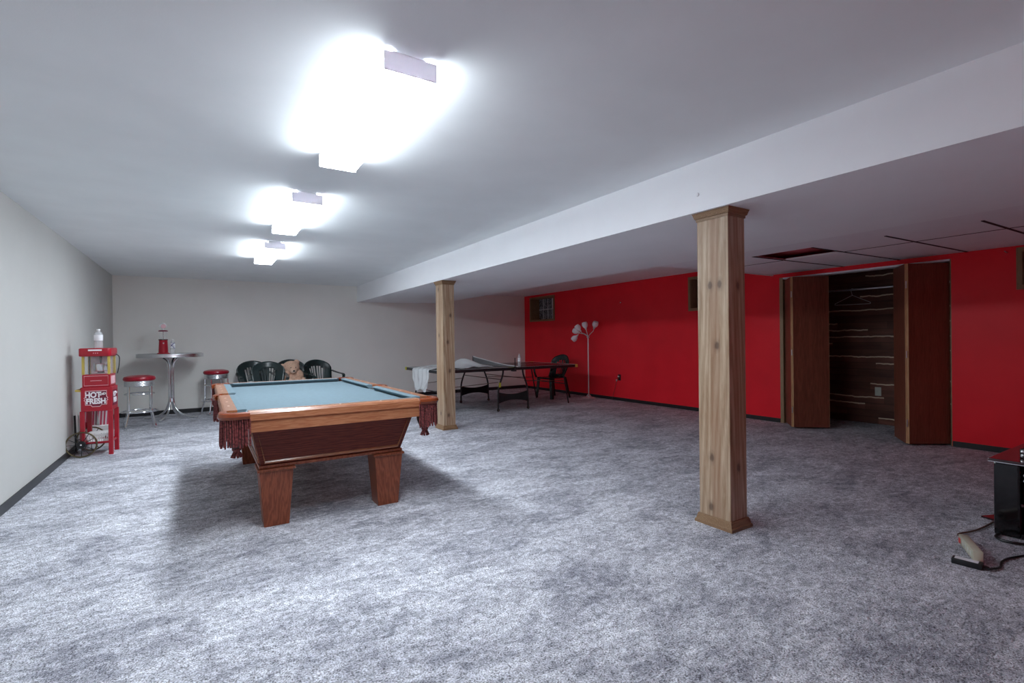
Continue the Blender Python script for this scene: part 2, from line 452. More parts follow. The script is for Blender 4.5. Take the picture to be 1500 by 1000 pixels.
def smooth_path(pts, n=6):
    """Catmull-Rom through pts"""
    P = [Vector(p) for p in pts]; out = []
    for i in range(len(P)-1):
        p0 = P[max(i-1, 0)]; p1 = P[i]; p2 = P[i+1]; p3 = P[min(i+2, len(P)-1)]
        for k in range(n):
            t = k/n
            out.append(.5*((2*p1)+(p2-p0)*t+(2*p0-5*p1+4*p2-p3)*t*t+(3*p1-p0-3*p2+p3)*t**3))
    out.append(P[-1]); return out

# ------------------------------------------------------------------ room shell
XL, XR, YB, YF, H = -1.265, 7.03, 10.584, -1.7, 2.4
XB, XS = 2.785, 4.65            # beam face, far edge of the dropped soffit
HZ = 2.334                      # ceiling over the red-wall bay
YT = 4.08                       # where the tiled ceiling ends
def zs(x): return 2.067+(x-XB)*.0148
struct(MB().box((XL-.1, YF-.1, -.05), (8.9, YB+.1, 0)).build('floor', M['carpet']), 'grey mottled carpet')
struct(MB().box((XL-.1, YF-.1, H), (8.9, YB+.1, H+.1)).build('ceiling', M['ceiling']), 'flat grey-white painted ceiling')
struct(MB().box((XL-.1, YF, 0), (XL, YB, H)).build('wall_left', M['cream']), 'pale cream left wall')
struct(MB().box((XL-.1, YB, 0), (8.9, YB+.1, H)).build('wall_back', M['cream_lightened']), 'pale cream back wall')
struct(MB().box((XL-.1, YF-.1, 0), (8.9, YF, H)).build('wall_front', M['red']))

# beam and dropped soffit: one boxed-in body
b = MB()
v = [b.bm.verts.new(p) for p in ((XB, YF, zs(XB)), (XS, YF, zs(XS)), (XS, YF, H), (XB, YF, H), (XB, YB, zs(XB)), (XS, YB, zs(XS)), (XS, YB, H), (XB, YB, H))]
for f in ((0, 1, 2, 3), (7, 6, 5, 4), (0, 4, 5, 1), (1, 5, 6, 2), (2, 6, 7, 3), (3, 7, 4, 0)): b.bm.faces.new([v[i] for i in f])
struct(b.build('ceiling_beam', M['beam']), 'long white boxed beam and soffit')
b = MB().box((XS, YT, HZ), (XR, YB, H))
struct(b.build('ceiling_bay', M['ceiling']))

# tiled drop ceiling
GX = [XS, 5.035, 5.655, 6.27, XR]; GY = [YT, 3.13, 2.52, 1.91, 1.28, .67, .06, -.55, -1.16, YF]
b = MB()
for i in range(len(GX)-1):
    for j in range(len(GY)-1):
        if i == 1 and j == 1: continue
        x0, x1, y0, y1 = GX[i], GX[i+1], GY[j+1], GY[j]
        gx0 = .0 if i <= 1 else .006; gx1 = 0.0 if i == 0 else .006
        gy = .0 if i == 0 else .007
        if i == 3: gx0 = 0
        if i == 2: gx1 = 0
        x0 += gx0; x1 -= gx1; y0 += gy; y1 -= gy
        za, zb = zs(x0), zs(x1)
        t = .016
        vs = [b.bm.verts.new(p) for p in ((x0, y0, za), (x1, y0, zb), (x1, y1, zb), (x0, y1, za), (x0, y0, za+t), (x1, y0, zb+t), (x1, y1, zb+t), (x0, y1, za+t))]
        for f in ((0, 3, 2, 1), (4, 5, 6, 7), (0, 1, 5, 4), (1, 2, 6, 5), (2, 3, 7, 6), (3, 0, 4, 7)): b.bm.faces.new([vs[k] for k in f])
struct(b.build('ceiling_tiles', M['tile']), 'tiled drop ceiling with one tile missing')
b = MB()
for j in range(1, len(GY)-1):
    y = GY[j]; x0 = 5.035
    b.prism([(x0, y-.010), (XR, y-.010), (XR, y+.010), (x0, y+.010)], zs(x0)+.0, zs(x0)+.006, mat=Matrix(((1, 0, 0, 0), (0, 1, 0, 0), (.0148, 0, 1, -.004-.0148*x0), (0, 0, 0, 1))))
for x in (5.655,):
    b.box((x-.006, YF, zs(x)-.003), (x+.006, GY[2], zs(x)+.003)); b.box((x-.006, GY[1], zs(x)-.003), (x+.006, YT, zs(x)+.003))
struct(b.build('trim_ceiling_grid', M['void']), 'dark gaps between the ceiling tiles')
struct(MB().box((XS, YF, 2.185), (XR, YT-.03, 2.205)).build('ceiling_deck', M['rust']), 'dark red deck above the missing tile')
b = MB(); b.box((XS, YT-.025, zs(XS)+.02), (XR, YT, HZ))
struct(b.build('ceiling_step', M['ceiling']))

# right (red) wall with closet and window openings
WT = .14
CY0, CY1, CZ = 2.05, 3.955, 2.075
WIN = [(9.33, 10.30, 1.705, 2.255), (4.55, 5.50, 1.715, 2.235), (.60, 1.50, 1.715, 2.085)]
ys = sorted({YF, YB, CY0, CY1} | {w[0] for w in WIN} | {w[1] for w in WIN})
b = MB()
for y0, y1 in zip(ys, ys[1:]):
    mid = (y0+y1)/2; segs = [(0, H)]
    if CY0 < mid < CY1: segs = [(CZ, H)]
    for wy0, wy1, z0, z1 in WIN:
        if wy0 < mid < wy1: segs = [(0, z0), (z1, H)]
    for z0, z1 in segs: b.box((XR, y0, z0), (XR+WT, y1, z1))
bmesh.ops.remove_doubles(b.bm, verts=b.bm.verts[:], dist=1e-5)
struct(b.build('wall_right', M['red']), 'glossy red accent wall')

# closet shell
CX, CYa, CYb = 7.97, 1.75, 4.35
b = MB()
b.box((CX, CYa-.05, 0), (CX+.05, CYb+.05, H)); b.box((XR+WT, CYa-.05, 0), (CX, CYa, H)); b.box((XR+WT, CYb, 0), (CX, CYb+.05, H))
b.box((XR+WT-.012, CYa, 0), (XR+WT+.004, CY0, H)) ; b.box((XR+WT-.012, CY1, 0), (XR+WT+.004, CYb, H))
struct(b.build('wall_closet', M['cedar']), 'dark cedar plank lining inside the closet')
struct(MB().box((XR+WT, CYa, 2.26), (CX, CYb, 2.30)).build('ceiling_closet', M['ceiling']))
b = MB(); b.box((XR-.004, CY1-.035, 0), (XR+WT+.004, CY1+.012, CZ)); b.box((XR+.01, CY0-.005, 0), (XR+WT+.004, CY0+.012, CZ))
struct(b.build('trim_1', M['jamb']), 'raw wood closet jambs')
b = MB(); b.box((XR-.002, CY0+.013, CZ-.022), (XR+WT, CY1-.036, CZ+.0))
struct(b.build('trim_2', M['white_metal']), 'white closet door track')

# baseboards
BH = .075
struct(MB().box((XL, YF, 0), (XL+.012, YB, BH), .003).build('baseboard_left', M['black_base']))
struct(MB().box((XL+.012, YB-.012, 0), (XR-.012, YB, BH), .003).build('baseboard_back', M['black_base']))
b = MB(); b.box((XR-.012, CY1+.014, 0), (XR, YB, .06), .003); b.box((XR-.012, YF, 0), (XR, CY0-.006, .06), .003)
struct(b.build('baseboard_right', M['black_base']))

# windows: wood-lined recess, glass blocks behind
def window(n, y0, y1, z0, z1):
    e = bpy.data.objects.new('window_%d' % n, None); COL.objects.link(e); e.location = (XR, (y0+y1)/2, z0)
    struct(e, 'small high basement window of glass blocks in a wood frame')
    hw = (y1-y0)/2; h = z1-z0
    f = MB(); t = .035
    for a, c in (((-.018, -hw-.03, -.03), (.0, hw+.03, t-.03+.012)), ((-.018, -hw-.03, h-.02), (.0, hw+.03, h+.025)), ((-.018, -hw-.03, .017), (.0, -hw+.015, h-.02)), ((-.018, hw-.015, .017), (.0, hw+.03, h-.02))):
        f.box(a, c, .003)
    f.build('frame', M['winwood'], e)
    r = MB(); d = .34
    r.box((0, -hw, 0), (d, -hw+.02, h)); r.box((0, hw-.02, 0), (d, hw, h)); r.box((0, -hw+.02, 0), (d, hw-.02, .015)); r.box((0, -hw+.02, h-.015), (d, hw-.02, h))
    r.build('lining', M['winwood'], e)
    p = MB(); p.box((.25, -hw+.02, .015), (.33, hw-.02, h-.015)); p.build('glass_blocks', M['glassblock'], e)
    m = MB(); bw = (2*hw-.04)/5
    for k in range(1, 5): m.box((.243, -hw+.02+bw*k-.008, .015), (.252, -hw+.02+bw*k+.008, h-.015))
    m.box((.243, -hw+.02, h*.5-.008), (.252, hw-.02, h*.5+.008))
    m.build('mortar', M['mortar'], e)
    v = MB(); vy = -hw+.03; w_ = bw*2-.03
    for a, c in (((.215, vy, h*.5), (.245, vy+w_, h*.5+.035)), ((.215, vy, h-.06), (.245, vy+w_, h-.02)), ((.215, vy, h*.5+.035), (.245, vy+.03, h-.06)), ((.215, vy+w_-.035, h*.5+.035), (.245, vy+w_, h-.06))): v.box(a, c, .002)
    vo = v.build('vent_frame', M['white_metal'], e)
    MB().box((.23, vy+.03, h*.5+.035), (.24, vy+w_-.035, h-.06)).build('vent_pane', M['blackp'], vo)
for i, wv in enumerate(WIN): window(i+1, *wv)

# bifold closet doors
def bifold(n, pts, lab, knob_side):
    e = bpy.data.objects.new('door_%d' % n, None); COL.objects.link(e); e.location = (pts[0][0], pts[0][1], 0)
    struct(e, lab)
    for k in range(2):
        a = Vector(pts[k])-Vector(pts[0]); c = Vector(pts[k+1])-Vector(pts[0])
        d = (c-a); L = d.length; ang = math.atan2(d.y, d.x)
        mat = Matrix.Translation((a.x, a.y, 0)) @ Matrix.Rotation(ang, 4, 'Z')
        g = .006
        p = MB().box((g, -.017, .02), (L-g, .017, 2.035), .002, mat=mat).build('panel', M['mahog'], e)
        ed = MB(); ed.box((g-.002, -.0165, .0205), (g, .0165, 2.0345), mat=mat); ed.box((L-g, -.0165, .0205), (L-g+.002, .0165, 2.0345), mat=mat)
        eo = ed.build('edge', M['mahog_edge'], p); eo['label'] = 'pale raw edge strip'
    fold = Vector(pts[1])-Vector(pts[0])
    for z in (.25, 1.02, 1.8):
        MB().tube([(fold.x-.012, fold.y, z-.04), (fold.x-.012, fold.y, z+.04)], .006, 8).build('hinge', M['steel'], e)
    a = Vector(pts[1])-Vector(pts[0]); c = Vector(pts[2])-Vector(pts[0]); q = c*.88+a*.12
    nrm = Vector((-(c-a).y, (c-a).x)).normalized()*knob_side
    MB().ball((q.x+nrm.x*.03, q.y+nrm.y*.03, .98), .012, 10).build('knob', M['steel'], e)
bifold(1, [(7.072, 3.90), (6.715, 3.625), (7.072, 3.335)], 'left folded brown closet door', 1)
bifold(2, [(7.072, 2.085), (6.69, 2.34), (7.072, 2.59)], 'right folded brown closet door', -1)

# ------------------------------------------------------------------ ceiling lights
def ceiling_light(y0, y1, x, lab):
    L = y1-y0; hw = .108
    e = thing('ceiling_light', lab, 'ceiling light', (x, (y0+y1)/2, H), 0, 'fluorescent ceiling lights in a row')
    MB().box((-.07, -L/2+.02, -.012), (.07, L/2-.02, 0)).build('mount', M['white_metal'], e)
    MB().box((-.085, -L/2+.013, -.028), (.085, L/2-.013, -.012)).build('housing', M['white_metal'], e)
    for s in (-1, 1):
        y = s*L/2
        MB().box((-hw-.003, min(y, y-s*.012), -.089), (hw+.003, max(y, y-s*.012), -.014), .003).build('end_cap', M['cap'], e)
    sect = [(-.09, -.014), (-hw, -.02), (-hw, -.054), (-hw, -.078), (-hw+.012, -.088), (hw-.012, -.088), (hw, -.078), (hw, -.054), (hw, -.02), (.09, -.014), (hw-.006, -.023), (hw-.006, -.076), (hw-.014, -.084), (-hw+.014, -.084), (-hw+.006, -.076), (-hw+.006, -.023)]
    b = MB()
    r = [[b.bm.verts.new((a, yy, z)) for a, z in sect] for yy in (-L/2+.013, L/2-.013)]
    n = len(sect)
    for k in range(n): b.bm.faces.new((r[0][k], r[0][(k+1) % n], r[1][(k+1) % n], r[1][k]))
    lo = b.build('lens', M['lens'], e)
    lo.data.materials.append(M['lens_side']); lo.data.materials.append(M['lens_lower'])          # upper side of the wrap sits beside the metal pan and glows less
    for p in lo.data.polygons:
        if abs(p.normal.x) > .3: p.material_index = 1 if p.center.z > -.053 else 2
    return e
ceiling_light(1.905, 3.19, .731, 'nearest and largest of the three lit fluorescent ceiling lights')
ceiling_light(4.07, 5.37, .705, 'middle of the three lit fluorescent ceiling lights')
ceiling_light(6.25, 7.56, .725, 'farthest and smallest of the three lit fluorescent ceiling lights')

# ------------------------------------------------------------------ posts
def post(x, y, w_, d, lab, pm):
    zt = zs(x+w_/2)-.002
    e = thing('wooden_post', lab, 'post', (x+w_/2, y+d/2, 0), 0, 'knotty pine posts under the beam')
    a, c = w_/2, d/2
    # four board faces with slightly proud corner strips
    s = MB(); s.box((-a, -c, .0), (a, c, zt), .004)
    s.build('shaft', pm, e)
    def collar(z0, z1, o0, o1, nm):
        q = MB()
        lv = [(z0, o0), (z0+(z1-z0)*.3, o0*.93+o1*.07), (z0+(z1-z0)*.38, o0*.6+o1*.4), (z0+(z1-z0)*.85, o0*.2+o1*.8), (z1, o1)]
        for (za, oa), (zb, ob) in zip(lv, lv[1:]): q.frustum(za, (a+oa, c+oa), zb, (a+ob, c+ob))
        q.build(nm, M['pine_trim'], e)
    collar(0, .062, .024, .006, 'base'); collar(zt-.055, zt, .004, .024, 'cap')
post(2.8353, 1.9274, .1764, .2312, 'large knotty pine post nearest the camera, in front of the red wall', M['pine'])
post(2.8156, 6.28, .1764, .2312, 'smaller knotty pine post beside the pool table corner', M['pine2'])

# ------------------------------------------------------------------ pool table
def pool_table():
    e = thing('pool_table', 'oak pool table with blue-green cloth and dark red fringed pockets', 'pool table', (.80, 4.78, 0))
    hx, hy, zt = .70, 1.32, .812
    rw = .085                    # width of wooden rail
    cw = .055                    # cushion
    px = .140                    # pocket cut at corners
    ps = .075                    # half width of side pocket cut
    # bed
    MB().box((-hx+.10, -hy+.10, .755), (hx-.10, hy-.10, .775), .002).build('bed_cloth', M['felt'], e)
    MB().box((-hx+.04, -hy+.04, .70), (hx-.04, hy-.04, .754)).build('slate_bed', M['oak'], e)
    def rail(p0, p1, inward, mat):
        p0, p1, inward = Vector(p0), Vector(p1), Vector(inward)
        d = (p1-p0).normalized()
        b = MB()
        sect = [(0, .755), (0, .795), (.008, .808), (.018, zt), (rw, zt), (rw, .755)]
        rings = [[b.bm.verts.new((p.x+inward.x*s_, p.y+inward.y*s_, z)) for s_, z in sect] for p in (p0, p1)]
        n = len(sect)
        for k in range(n): b.bm.faces.new((rings[0][k], rings[0][(k+1) % n], rings[1][(k+1) % n], rings[1][k]))
        b.bm.faces.new(rings[0][::-1]); b.bm.faces.new(rings[1])
        ro = b.build('rail', mat, e)
        c = MB(); m = .035
        sect = [(rw, .777), (rw, zt), (rw+cw*.55, zt), (rw+cw, zt-.003), (rw+cw+.001, zt-.008), (rw+cw-.026, .777)]
        rings = []
        for p, sg in ((p0, 1), (p1, -1)):
            rings.append([c.bm.verts.new((p.x+inward.x*s_+d.x*sg*(m*(s_-rw)/cw), p.y+inward.y*s_+d.y*sg*(m*(s_-rw)/cw), z)) for s_, z in sect])
        for k in range(n): c.bm.faces.new((rings[0][k], rings[0][(k+1) % n], rings[1][(k+1) % n], rings[1][k]))
        c.bm.faces.new(rings[0][::-1]); c.bm.faces.new(rings[1])
        c.build('cushion', M['felt'], ro)
        for k in (.25, .5, .75):
            q = p0.lerp(p1, k)+inward*(rw*.55)
            MB().lathe([(0, zt+.0006), (.008, zt+.0006), (.008, zt-.002)], (q.x, q.y, 0), 8).build('sight', M['pearl'], ro)
        # apron below
        a = MB(); i0 = p0+inward*.008; i1 = p1+inward*.008; j0 = p0+inward*.035; j1 = p1+inward*.035
        a.prism([(i0.x, i0.y), (i1.x, i1.y), (j1.x, j1.y), (j0.x, j0.y)], .680, .782)
        a.build('apron', mat, e)
    rail((-hx+px, -hy), (hx-px, -hy), (0, 1), M['oak']); rail((-hx+px, hy), (hx-px, hy), (0, -1), M['oak'])
    for sx in (-1, 1):
        rail((sx*hx, -hy+px), (sx*hx, -ps), (-sx, 0), M['oak_y']); rail((sx*hx, ps), (sx*hx, hy-px), (-sx, 0), M['oak_y'])
    # cabinet
    zt2, zb2 = .688, .412
    T, B = (.540, 1.225), (.478, 1.10)
    cb = MB().frustum(zb2, B, zt2, T).build('cabinet', M['cab'], e)
    def fr(pts, nm='moulding'):
        b = MB(); b.tube(pts, .011, 6, closed=True); return b.build(nm, M['oak'], cb)
    for sgn in (-1, 1):
        ins = .03; off = .004
        P = lambda x, z, ax: None
        q = []
        for z, s_ in ((zb2+.03, -1), (zb2+.03, 1), (zt2-.012, 1), (zt2-.012, -1)):
            k = (z-zb2)/(zt2-zb2); X = B[0]+(T[0]-B[0])*k; Y = B[1]+(T[1]-B[1])*k
            q.append((s_*(X-ins), sgn*(Y+.0), z))
        fr(q)
        q = []
        for z, s_ in ((zb2+.03, -1), (zb2+.03, 1), (zt2-.012, 1), (zt2-.012, -1)):
            k = (z-zb2)/(zt2-zb2); X = B[0]+(T[0]-B[0])*k; Y = B[1]+(T[1]-B[1])*k
            q.append((sgn*X, s_*(Y-ins), z))
        fr(q)
    MB().box((-B[0]-.014, -B[1]-.014, zb2-.014), (B[0]+.014, B[1]+.014, zb2+.008), .006).build('base_moulding', M['oak_z'], e)
    for sx in (-1, 1):
        for sy in (-1, 1):
            c = (sx*.385, sy*1.015)
            lg = MB().frustum(0, (.0775, .0775), .378, (.105, .105), c, .003).build('leg', M['oak_z'], e)
            MB().box((c[0]-.118, c[1]-.118, .376), (c[0]+.118, c[1]+.118, .398), .008).build('collar', M['oak_z'], lg)
    # pockets
    def pocket(path, centre, hole, ang):
        """path: outline of the leather iron on the table edge; centre: hole centre"""
        z = .79
        b = MB(); b.sweep([(-.012, -.022), (.014, -.020), (.022, -.002), (.016, .016), (.004, .023), (-.03, .021), (-.034, .005)], [(x, y, z) for x, y in path])
        p = b.build('pocket', M['leather'], e, True)
        f = MB(); L = 0; pp = [Vector(q) for q in path]
        acc = [0]
        for q0, q1 in zip(pp, pp[1:]): acc.append(acc[-1]+(q1-q0).length)
        n = int(acc[-1]/.0125)
        for k in range(n+1):
            t = acc[-1]*k/n; i = max(j for j in range(len(acc)) if acc[j] <= t+1e-9); i = min(i, len(pp)-2)
            q = pp[i].lerp(pp[i+1], (t-acc[i])/(acc[i+1]-acc[i]))
            out = (q-Vector(centre)).normalized()
            q = q+out*.004
            drop = .630+random.uniform(-.007, .007)
            dx, dy = random.uniform(-.004, .004), random.uniform(-.004, .004)
            f.tube([(q.x, q.y, .772), (q.x+dx, q.y+dy, .70), (q.x+dx*1.5, q.y+dy*1.5, drop), (q.x+dx*1.5, q.y+dy*1.5, drop-.03)], [.005, .0055, .0062, .0045], 5)
        f.build('fringe', M['fringe'], p, True)
        cx, cy = hole
        g = MB(); g.lathe([(.062, .775), (.064, .70), (.058, .64), (.04, .595), (.018, .575), (0, .572)], (cx, cy, 0), 14)
        g.build('ball_bag', M['net'], p, True)
        tb = MB()
        tb.lathe([(.0, .60), (.024, .59), (.028, .575), (.02, .562), (.0, .56)], (cx, cy, 0), 10)
        for k in range(9):
            a = k*2*PI/9; tb.tube([(cx+.012*math.cos(a), cy+.012*math.sin(a), .565), (cx+.03*math.cos(a), cy+.03*math.sin(a), .525)], [.006, .008], 5)
        tb.build('tassel', M['fringe'], p, True)
        MB().lathe([(.05, .7755), (.0, .7755)], (cx, cy, 0), 18).build('hole', M['net'], p)
    for sx in (-1, 1):
        for sy in (-1, 1):
            R = .075; c0 = (sx*(hx-R+.008), sy*(hy-R+.008))
            a_ = math.atan2(0, sx); path = []
            pts = [(sx*(hx-px-.004), sy*(hy+.002))] + [(c0[0]+R*math.cos(t)*sx, c0[1]+R*math.sin(t)*sy) for t in [PI/2*(1-k/8) for k in range(9)]] + [(sx*(hx+.002), sy*(hy-px-.004))]
            if sx*sy > 0: pts = pts
            else: pts = pts[::-1]
            if True:
                # outline must run so that 'side' points outwards
                pts = pts if (pts[1][0]-pts[0][0])*0 == 0 else pts
            d = Vector(pts[1])-Vector(pts[0]); side = Vector((d.y, -d.x))
            if side.dot(Vector(pts[1])) < 0: pts = pts[::-1]
            pocket(pts, (sx*(hx-px), sy*(hy-px)), (sx*(hx-.075), sy*(hy-.075)), 0)
    for sx in (-1, 1):
        pts = [(sx*(hx-.0), -ps-.004)] + [(sx*(hx-.012+.03*math.cos(t)), .075*math.sin(t)) for t in [-PI/2*.9+PI*.9*k/8 for k in range(9)]] + [(sx*(hx-.0), ps+.004)]
        d = Vector(pts[5])-Vector(pts[4]); side = Vector((d.y, -d.x))
        if side.x*sx < 0: pts = pts[::-1]
        pocket(pts, (sx*(hx-.12), 0), (sx*(hx-.052), 0), 0)
    return e
pool_table()

# ------------------------------------------------------------------ popcorn cart
def popcorn_cart():
    X0, Y0 = -1.145, 7.16
    w_, d = .272, .30
    e = thing('popcorn_cart', 'red popcorn machine cart with big spoked wheel by the left wall', 'popcorn machine', (X0, Y0, 0), math.radians(-4))
    # lower cabinet
    cab = MB().box((0, 0, .495), (w_, d, .765), .006).build('cabinet', M['popred'], e)
    sg = MB()
    x0, x1, z0, z1 = .042, .228, .548, .722
    prof = [(x0, z0+.02), (x0+.045, z0+.02), (x0+.06, z0), (x1-.06, z0), (x1-.045, z0+.02), (x1, z0+.02), (x1, .612), (x1+.012, .62), (x1, .632), (x1+.012, .645), (x1, .655), (x1, z1), (x0, z1), (x0, .655), (x0-.012, .645), (x0, .632), (x0-.012, .62), (x0, .612)]
    sg.prism(prof, 0, .002, mat=Matrix(((1, 0, 0, 0), (0, 0, -1, 0), (0, 1, 0, 0), (0, 0, 0, 1))))
    s = sg.build('sign', M['popdark'], cab)
    b = MB(); b.tube([(x, -.0035, z) for x, z in prof], .0042, 5, closed=True); b.build('sign_outline', M['pinkline'], cab)
    R = (PI/2, 0, 0)
    text('HOT', .083, M['white'], 'lettering', cab, (.108, -.0025, .676), R, .0036, .001, .80)
    text('AND', .032, M['white'], 'lettering', cab, (.188, -.0025, .684), (PI/2, -.25, 0), .0015, .001, 1.0)
    text('FRESH', .083, M['white'], 'lettering', cab, (.134, -.0025, .606), R, .0036, .001, .76)
    R2 = (PI/2, 0, PI/2)
    b = MB(); b.box((w_, .05, .545), (w_+.002, .25, .72)); b.build('sign', M['popdark'], cab)
    text('HOT', .075, M['white'], 'lettering', cab, (w_+.0025, .13, .67), R2, .003, .001, .8)
    text('AND', .03, M['white'], 'lettering', cab, (w_+.0025, .215, .68), R2, .0015, .001, 1)
    text('FRESH', .075, M['white'], 'lettering', cab, (w_+.0025, .15, .602), R2, .003, .001, .76)
    # legs
    zl = .50
    for x in (.012, w_-.012):
        for y in (.012, d-.012):
            left = x < .1
            MB().box((x-.02, y-.02, .13 if left else 0), (x+.02, y+.02, zl), .003).build('leg', M['popred'], e)
    # lower shelf rails
    b = MB(); b.box((.02, -.004, .135), (w_-.02, .016, .155), .002); b.box((.02, d-.016, .135), (w_-.02, d+.004, .155), .002)
    b.box((w_-.022, .02, .135), (w_-.004, d-.02, .155), .002); b.box((.004, .02, .135), (.02, d-.02, .155), .002)
    b.build('shelf_rail', M['popred'], e)
    MB().box((.015, .015, .128), (w_-.015, d-.015, .135)).build('shelf', M['popred'], e)
    # wheels
    for y in (-.05, d+.05):
        cx, cz, R_ = .012, .142, .142
        b = MB(); b.tube([(cx+(R_-.008)*math.cos(t), y, cz+(R_-.008)*math.sin(t)) for t in [2*PI*k/40 for k in range(40)]], .008, 8, closed=True)
        wh = b.build('wheel', M['wheel'], e, True)
        b = MB()
        for k in range(12):
            t = 2*PI*k/12; b.tube([(cx+.03*math.cos(t), y, cz+.03*math.sin(t)), (cx+(R_-.012)*math.cos(t), y, cz+(R_-.012)*math.sin(t))], .0035, 6)
        b.build('spokes', M['frame_blk'], wh)
        hb = MB().lathe([(0, -.018), (.038, -.018), (.042, 0), (.038, .018), (0, .018)], (0, 0, 0), 16, Matrix.Translation((cx, y, cz)) @ Matrix.Rotation(PI/2, 4, 'X')).build('hub', M['frame_blk'], wh, True)
        MB().ball((cx, y-.02 if y < 0 else y+.02, cz), .009, 8).build('cap', M['white'], wh)
    MB().tube([(.012, -.06, .142), (.012, d+.06, .142)], .008, 8).build('axle', M['frame_blk'], e)
    # push handle on the wall side
    MB().tube([(-.0, .02, .725), (-.045, .02, .73), (-.05, .05, .73), (-.05, d-.05, .73), (-.045, d-.02, .73), (0, d-.02, .725)], .011, 8).build('handle', M['yellow'], e, True)
    # machine: red tray box
    bx0, bx1, by0, by1 = .012, w_-.014, .012, d-.02
    base = MB().box((bx0, by0, .765), (bx1, by1, .905), .006).build('machine_base', M['popred'], e)
    b = MB(); b.tube([(bx0+.018, by0-.001, .782), (bx1-.018, by0-.001, .782), (bx1-.018, by0-.001, .888), (bx0+.018, by0-.001, .888)], .0028, 5, closed=True)
    b.build('outline', M['pinkline'], base)
    b = MB()
    for k in range(14): b.box((.085+k*.0072, by0-.002, .832), (.085+k*.0072+.0052, by0, .839))
    b.build('small_print', M['pinkline'], base)
    b = MB(); b.box((bx1, .05, .79), (bx1+.002, d-.06, .885)); b.build('side_print', M['pinkline'], base)
    # glass cabin
    zc0, zc1 = .905, 1.11
    for x in (bx0+.010, bx1-.010):
        for y in (by0+.01, by1-.01):
            MB().box((x-.012, y-.010, zc0), (x+.012, y+.010, zc1), .002).build('corner_post', M['yellow'], e)
    b = MB(); b.box((bx0+.022, by0+.004, zc0), (bx1-.022, by0+.008, zc1)); b.build('front_pane', M['clear'], e)
    b = MB(); b.box((bx0+.004, by0+.02, zc0), (bx0+.008, by1-.02, zc1)); b.build('side_pane', M['clear'], e)
    b = MB(); b.box((bx1-.008, by0+.02, zc0), (bx1-.004, by1-.02, zc1)); b.build('side_pane', M['clear'], e)
    MB().box((bx0+.022, by1-.010, zc0), (bx1-.022, by1-.006, zc1)).build('back_panel', M['whitep'], e)
    MB().tube([(bx0+.055, by0+.05, zc0), (bx0+.055, by0+.05, zc1)], .006, 8).build('door_rod', M['frame_blk'], e)
    kx, ky = .155, .13
    k = MB().lathe([(0, .935), (.062, .935), (.068, .945), (.07, 1.02), (.074, 1.024), (.066, 1.024), (0, 1.02)], (kx, ky, 0), 24).build('kettle', M['alu'], e, True)
    MB().lathe([(.0, .918), (.034, .918), (.03, .935), (0, .935)], (kx, ky, 0), 16).build('kettle_base', M['blackp'], k)
    MB().tube([(kx, ky, 1.02), (kx, ky, zc1)], [.006, .012], 8).build('stirrer', M['blackp'], k)
    MB().tube(smooth_path([(kx+.06, ky, zc1), (kx+.075, ky-.01, 1.06), (kx+.085, ky, 1.03)], 4), .004, 6).build('kettle_cord', M['blackp'], k)
    # hood
    hd = MB().prism([(-.012, .0), (.0, -.02), (w_-.02, -.02), (w_+.002, .0), (w_+.002, d), (-.012, d)], 1.108, 1.2, bevel=.012).build('hood', M['popred'], e, True)
    b = MB(); b.box((.075, -.023, 1.168), (.195, -.019, 1.186), .001); b.build('marquee_print', M['white'], hd)
    b = MB()
    for q in (.118, .136, .154): b.box((q, -.023, 1.14), (q+.008, -.019, 1.149))
    b.build('switch', M['pinkline'], hd)
    MB().tube(smooth_path([(w_+.0, .22, 1.13), (w_+.03, .24, 1.09), (w_+.025, .24, .98), (w_+.01, .24, .9)], 5), .0045, 6).build('power_cord', M['blackp'], e, True)
    return e
popcorn_cart()
def basket():
    e = thing('plastic_basket', 'white slotted plastic basket on the popcorn cart lower shelf', 'basket', (-1.005, 7.30, .1355), math.radians(-4))
    b = MB(); z0, z1 = 0, .098; x0, y0, x1, y1 = .078, .095, .108, .118
    b.box((-x0, -y0, 0), (x0, y0, .006))
    def lerp(a, c, k): return a+(c-a)*k
    def pt(k, u, side):
        X, Y = lerp(x0, x1, k), lerp(y0, y1, k); z = lerp(z0, z1, k)
        return {0: (u*X, -Y, z), 1: (X, u*Y, z), 2: (-u*X, Y, z), 3: (-X, -u*Y, z)}[side]
    for sd in range(4):
        n = 9
        for i in range(n):
            u0 = -1+2*(i+.22)/n; u1 = -1+2*(i+.62)/n
            b.quad(pt(.05, u0, sd), pt(.05, u1, sd), pt(.78, u1, sd), pt(.78, u0, sd))
        b.quad(pt(.76, -1, sd), pt(.76, 1, sd), pt(1, 1, sd), pt(1, -1, sd)); b.quad(pt(0, -1, sd), pt(0, 1, sd), pt(.12, 1, sd), pt(.12, -1, sd))
    o = b.build('body', M['whitep'], e); solidify(o, .004)
    b = MB(); b.tube([(-x1, -y1, z1), (x1, -y1, z1), (x1, y1, z1), (-x1, y1, z1)], .006, 6, closed=True); b.build('rim', M['whitep'], e)
basket()
def popcorn_box(loc, rz, lab, s=1.0):
    e = thing('popcorn_box', lab, 'popcorn box', loc, rz, 'striped popcorn boxes behind the cart')
    MB().frustum(0, (.042*s, .03*s), .165*s, (.055*s, .04*s)).build('carton', M['stripe'], e)
    b = MB()
    for k in range(5): b.tube([(-.05*s+.025*s*k, -.04*s, .160*s), (-.05*s+.025*s*k, -.04*s, .176*s)], .011*s, 8)
    b.build('scalloped_edge', M['whitep'], e)
popcorn_box((-1.015, 7.72, .271), .1, 'red and white striped popcorn box seen under the cart cabinet', 1.15)
popcorn_box((-1.145, 7.75, .271), -.1, 'striped popcorn box half hidden behind the cart left leg', 1.1)
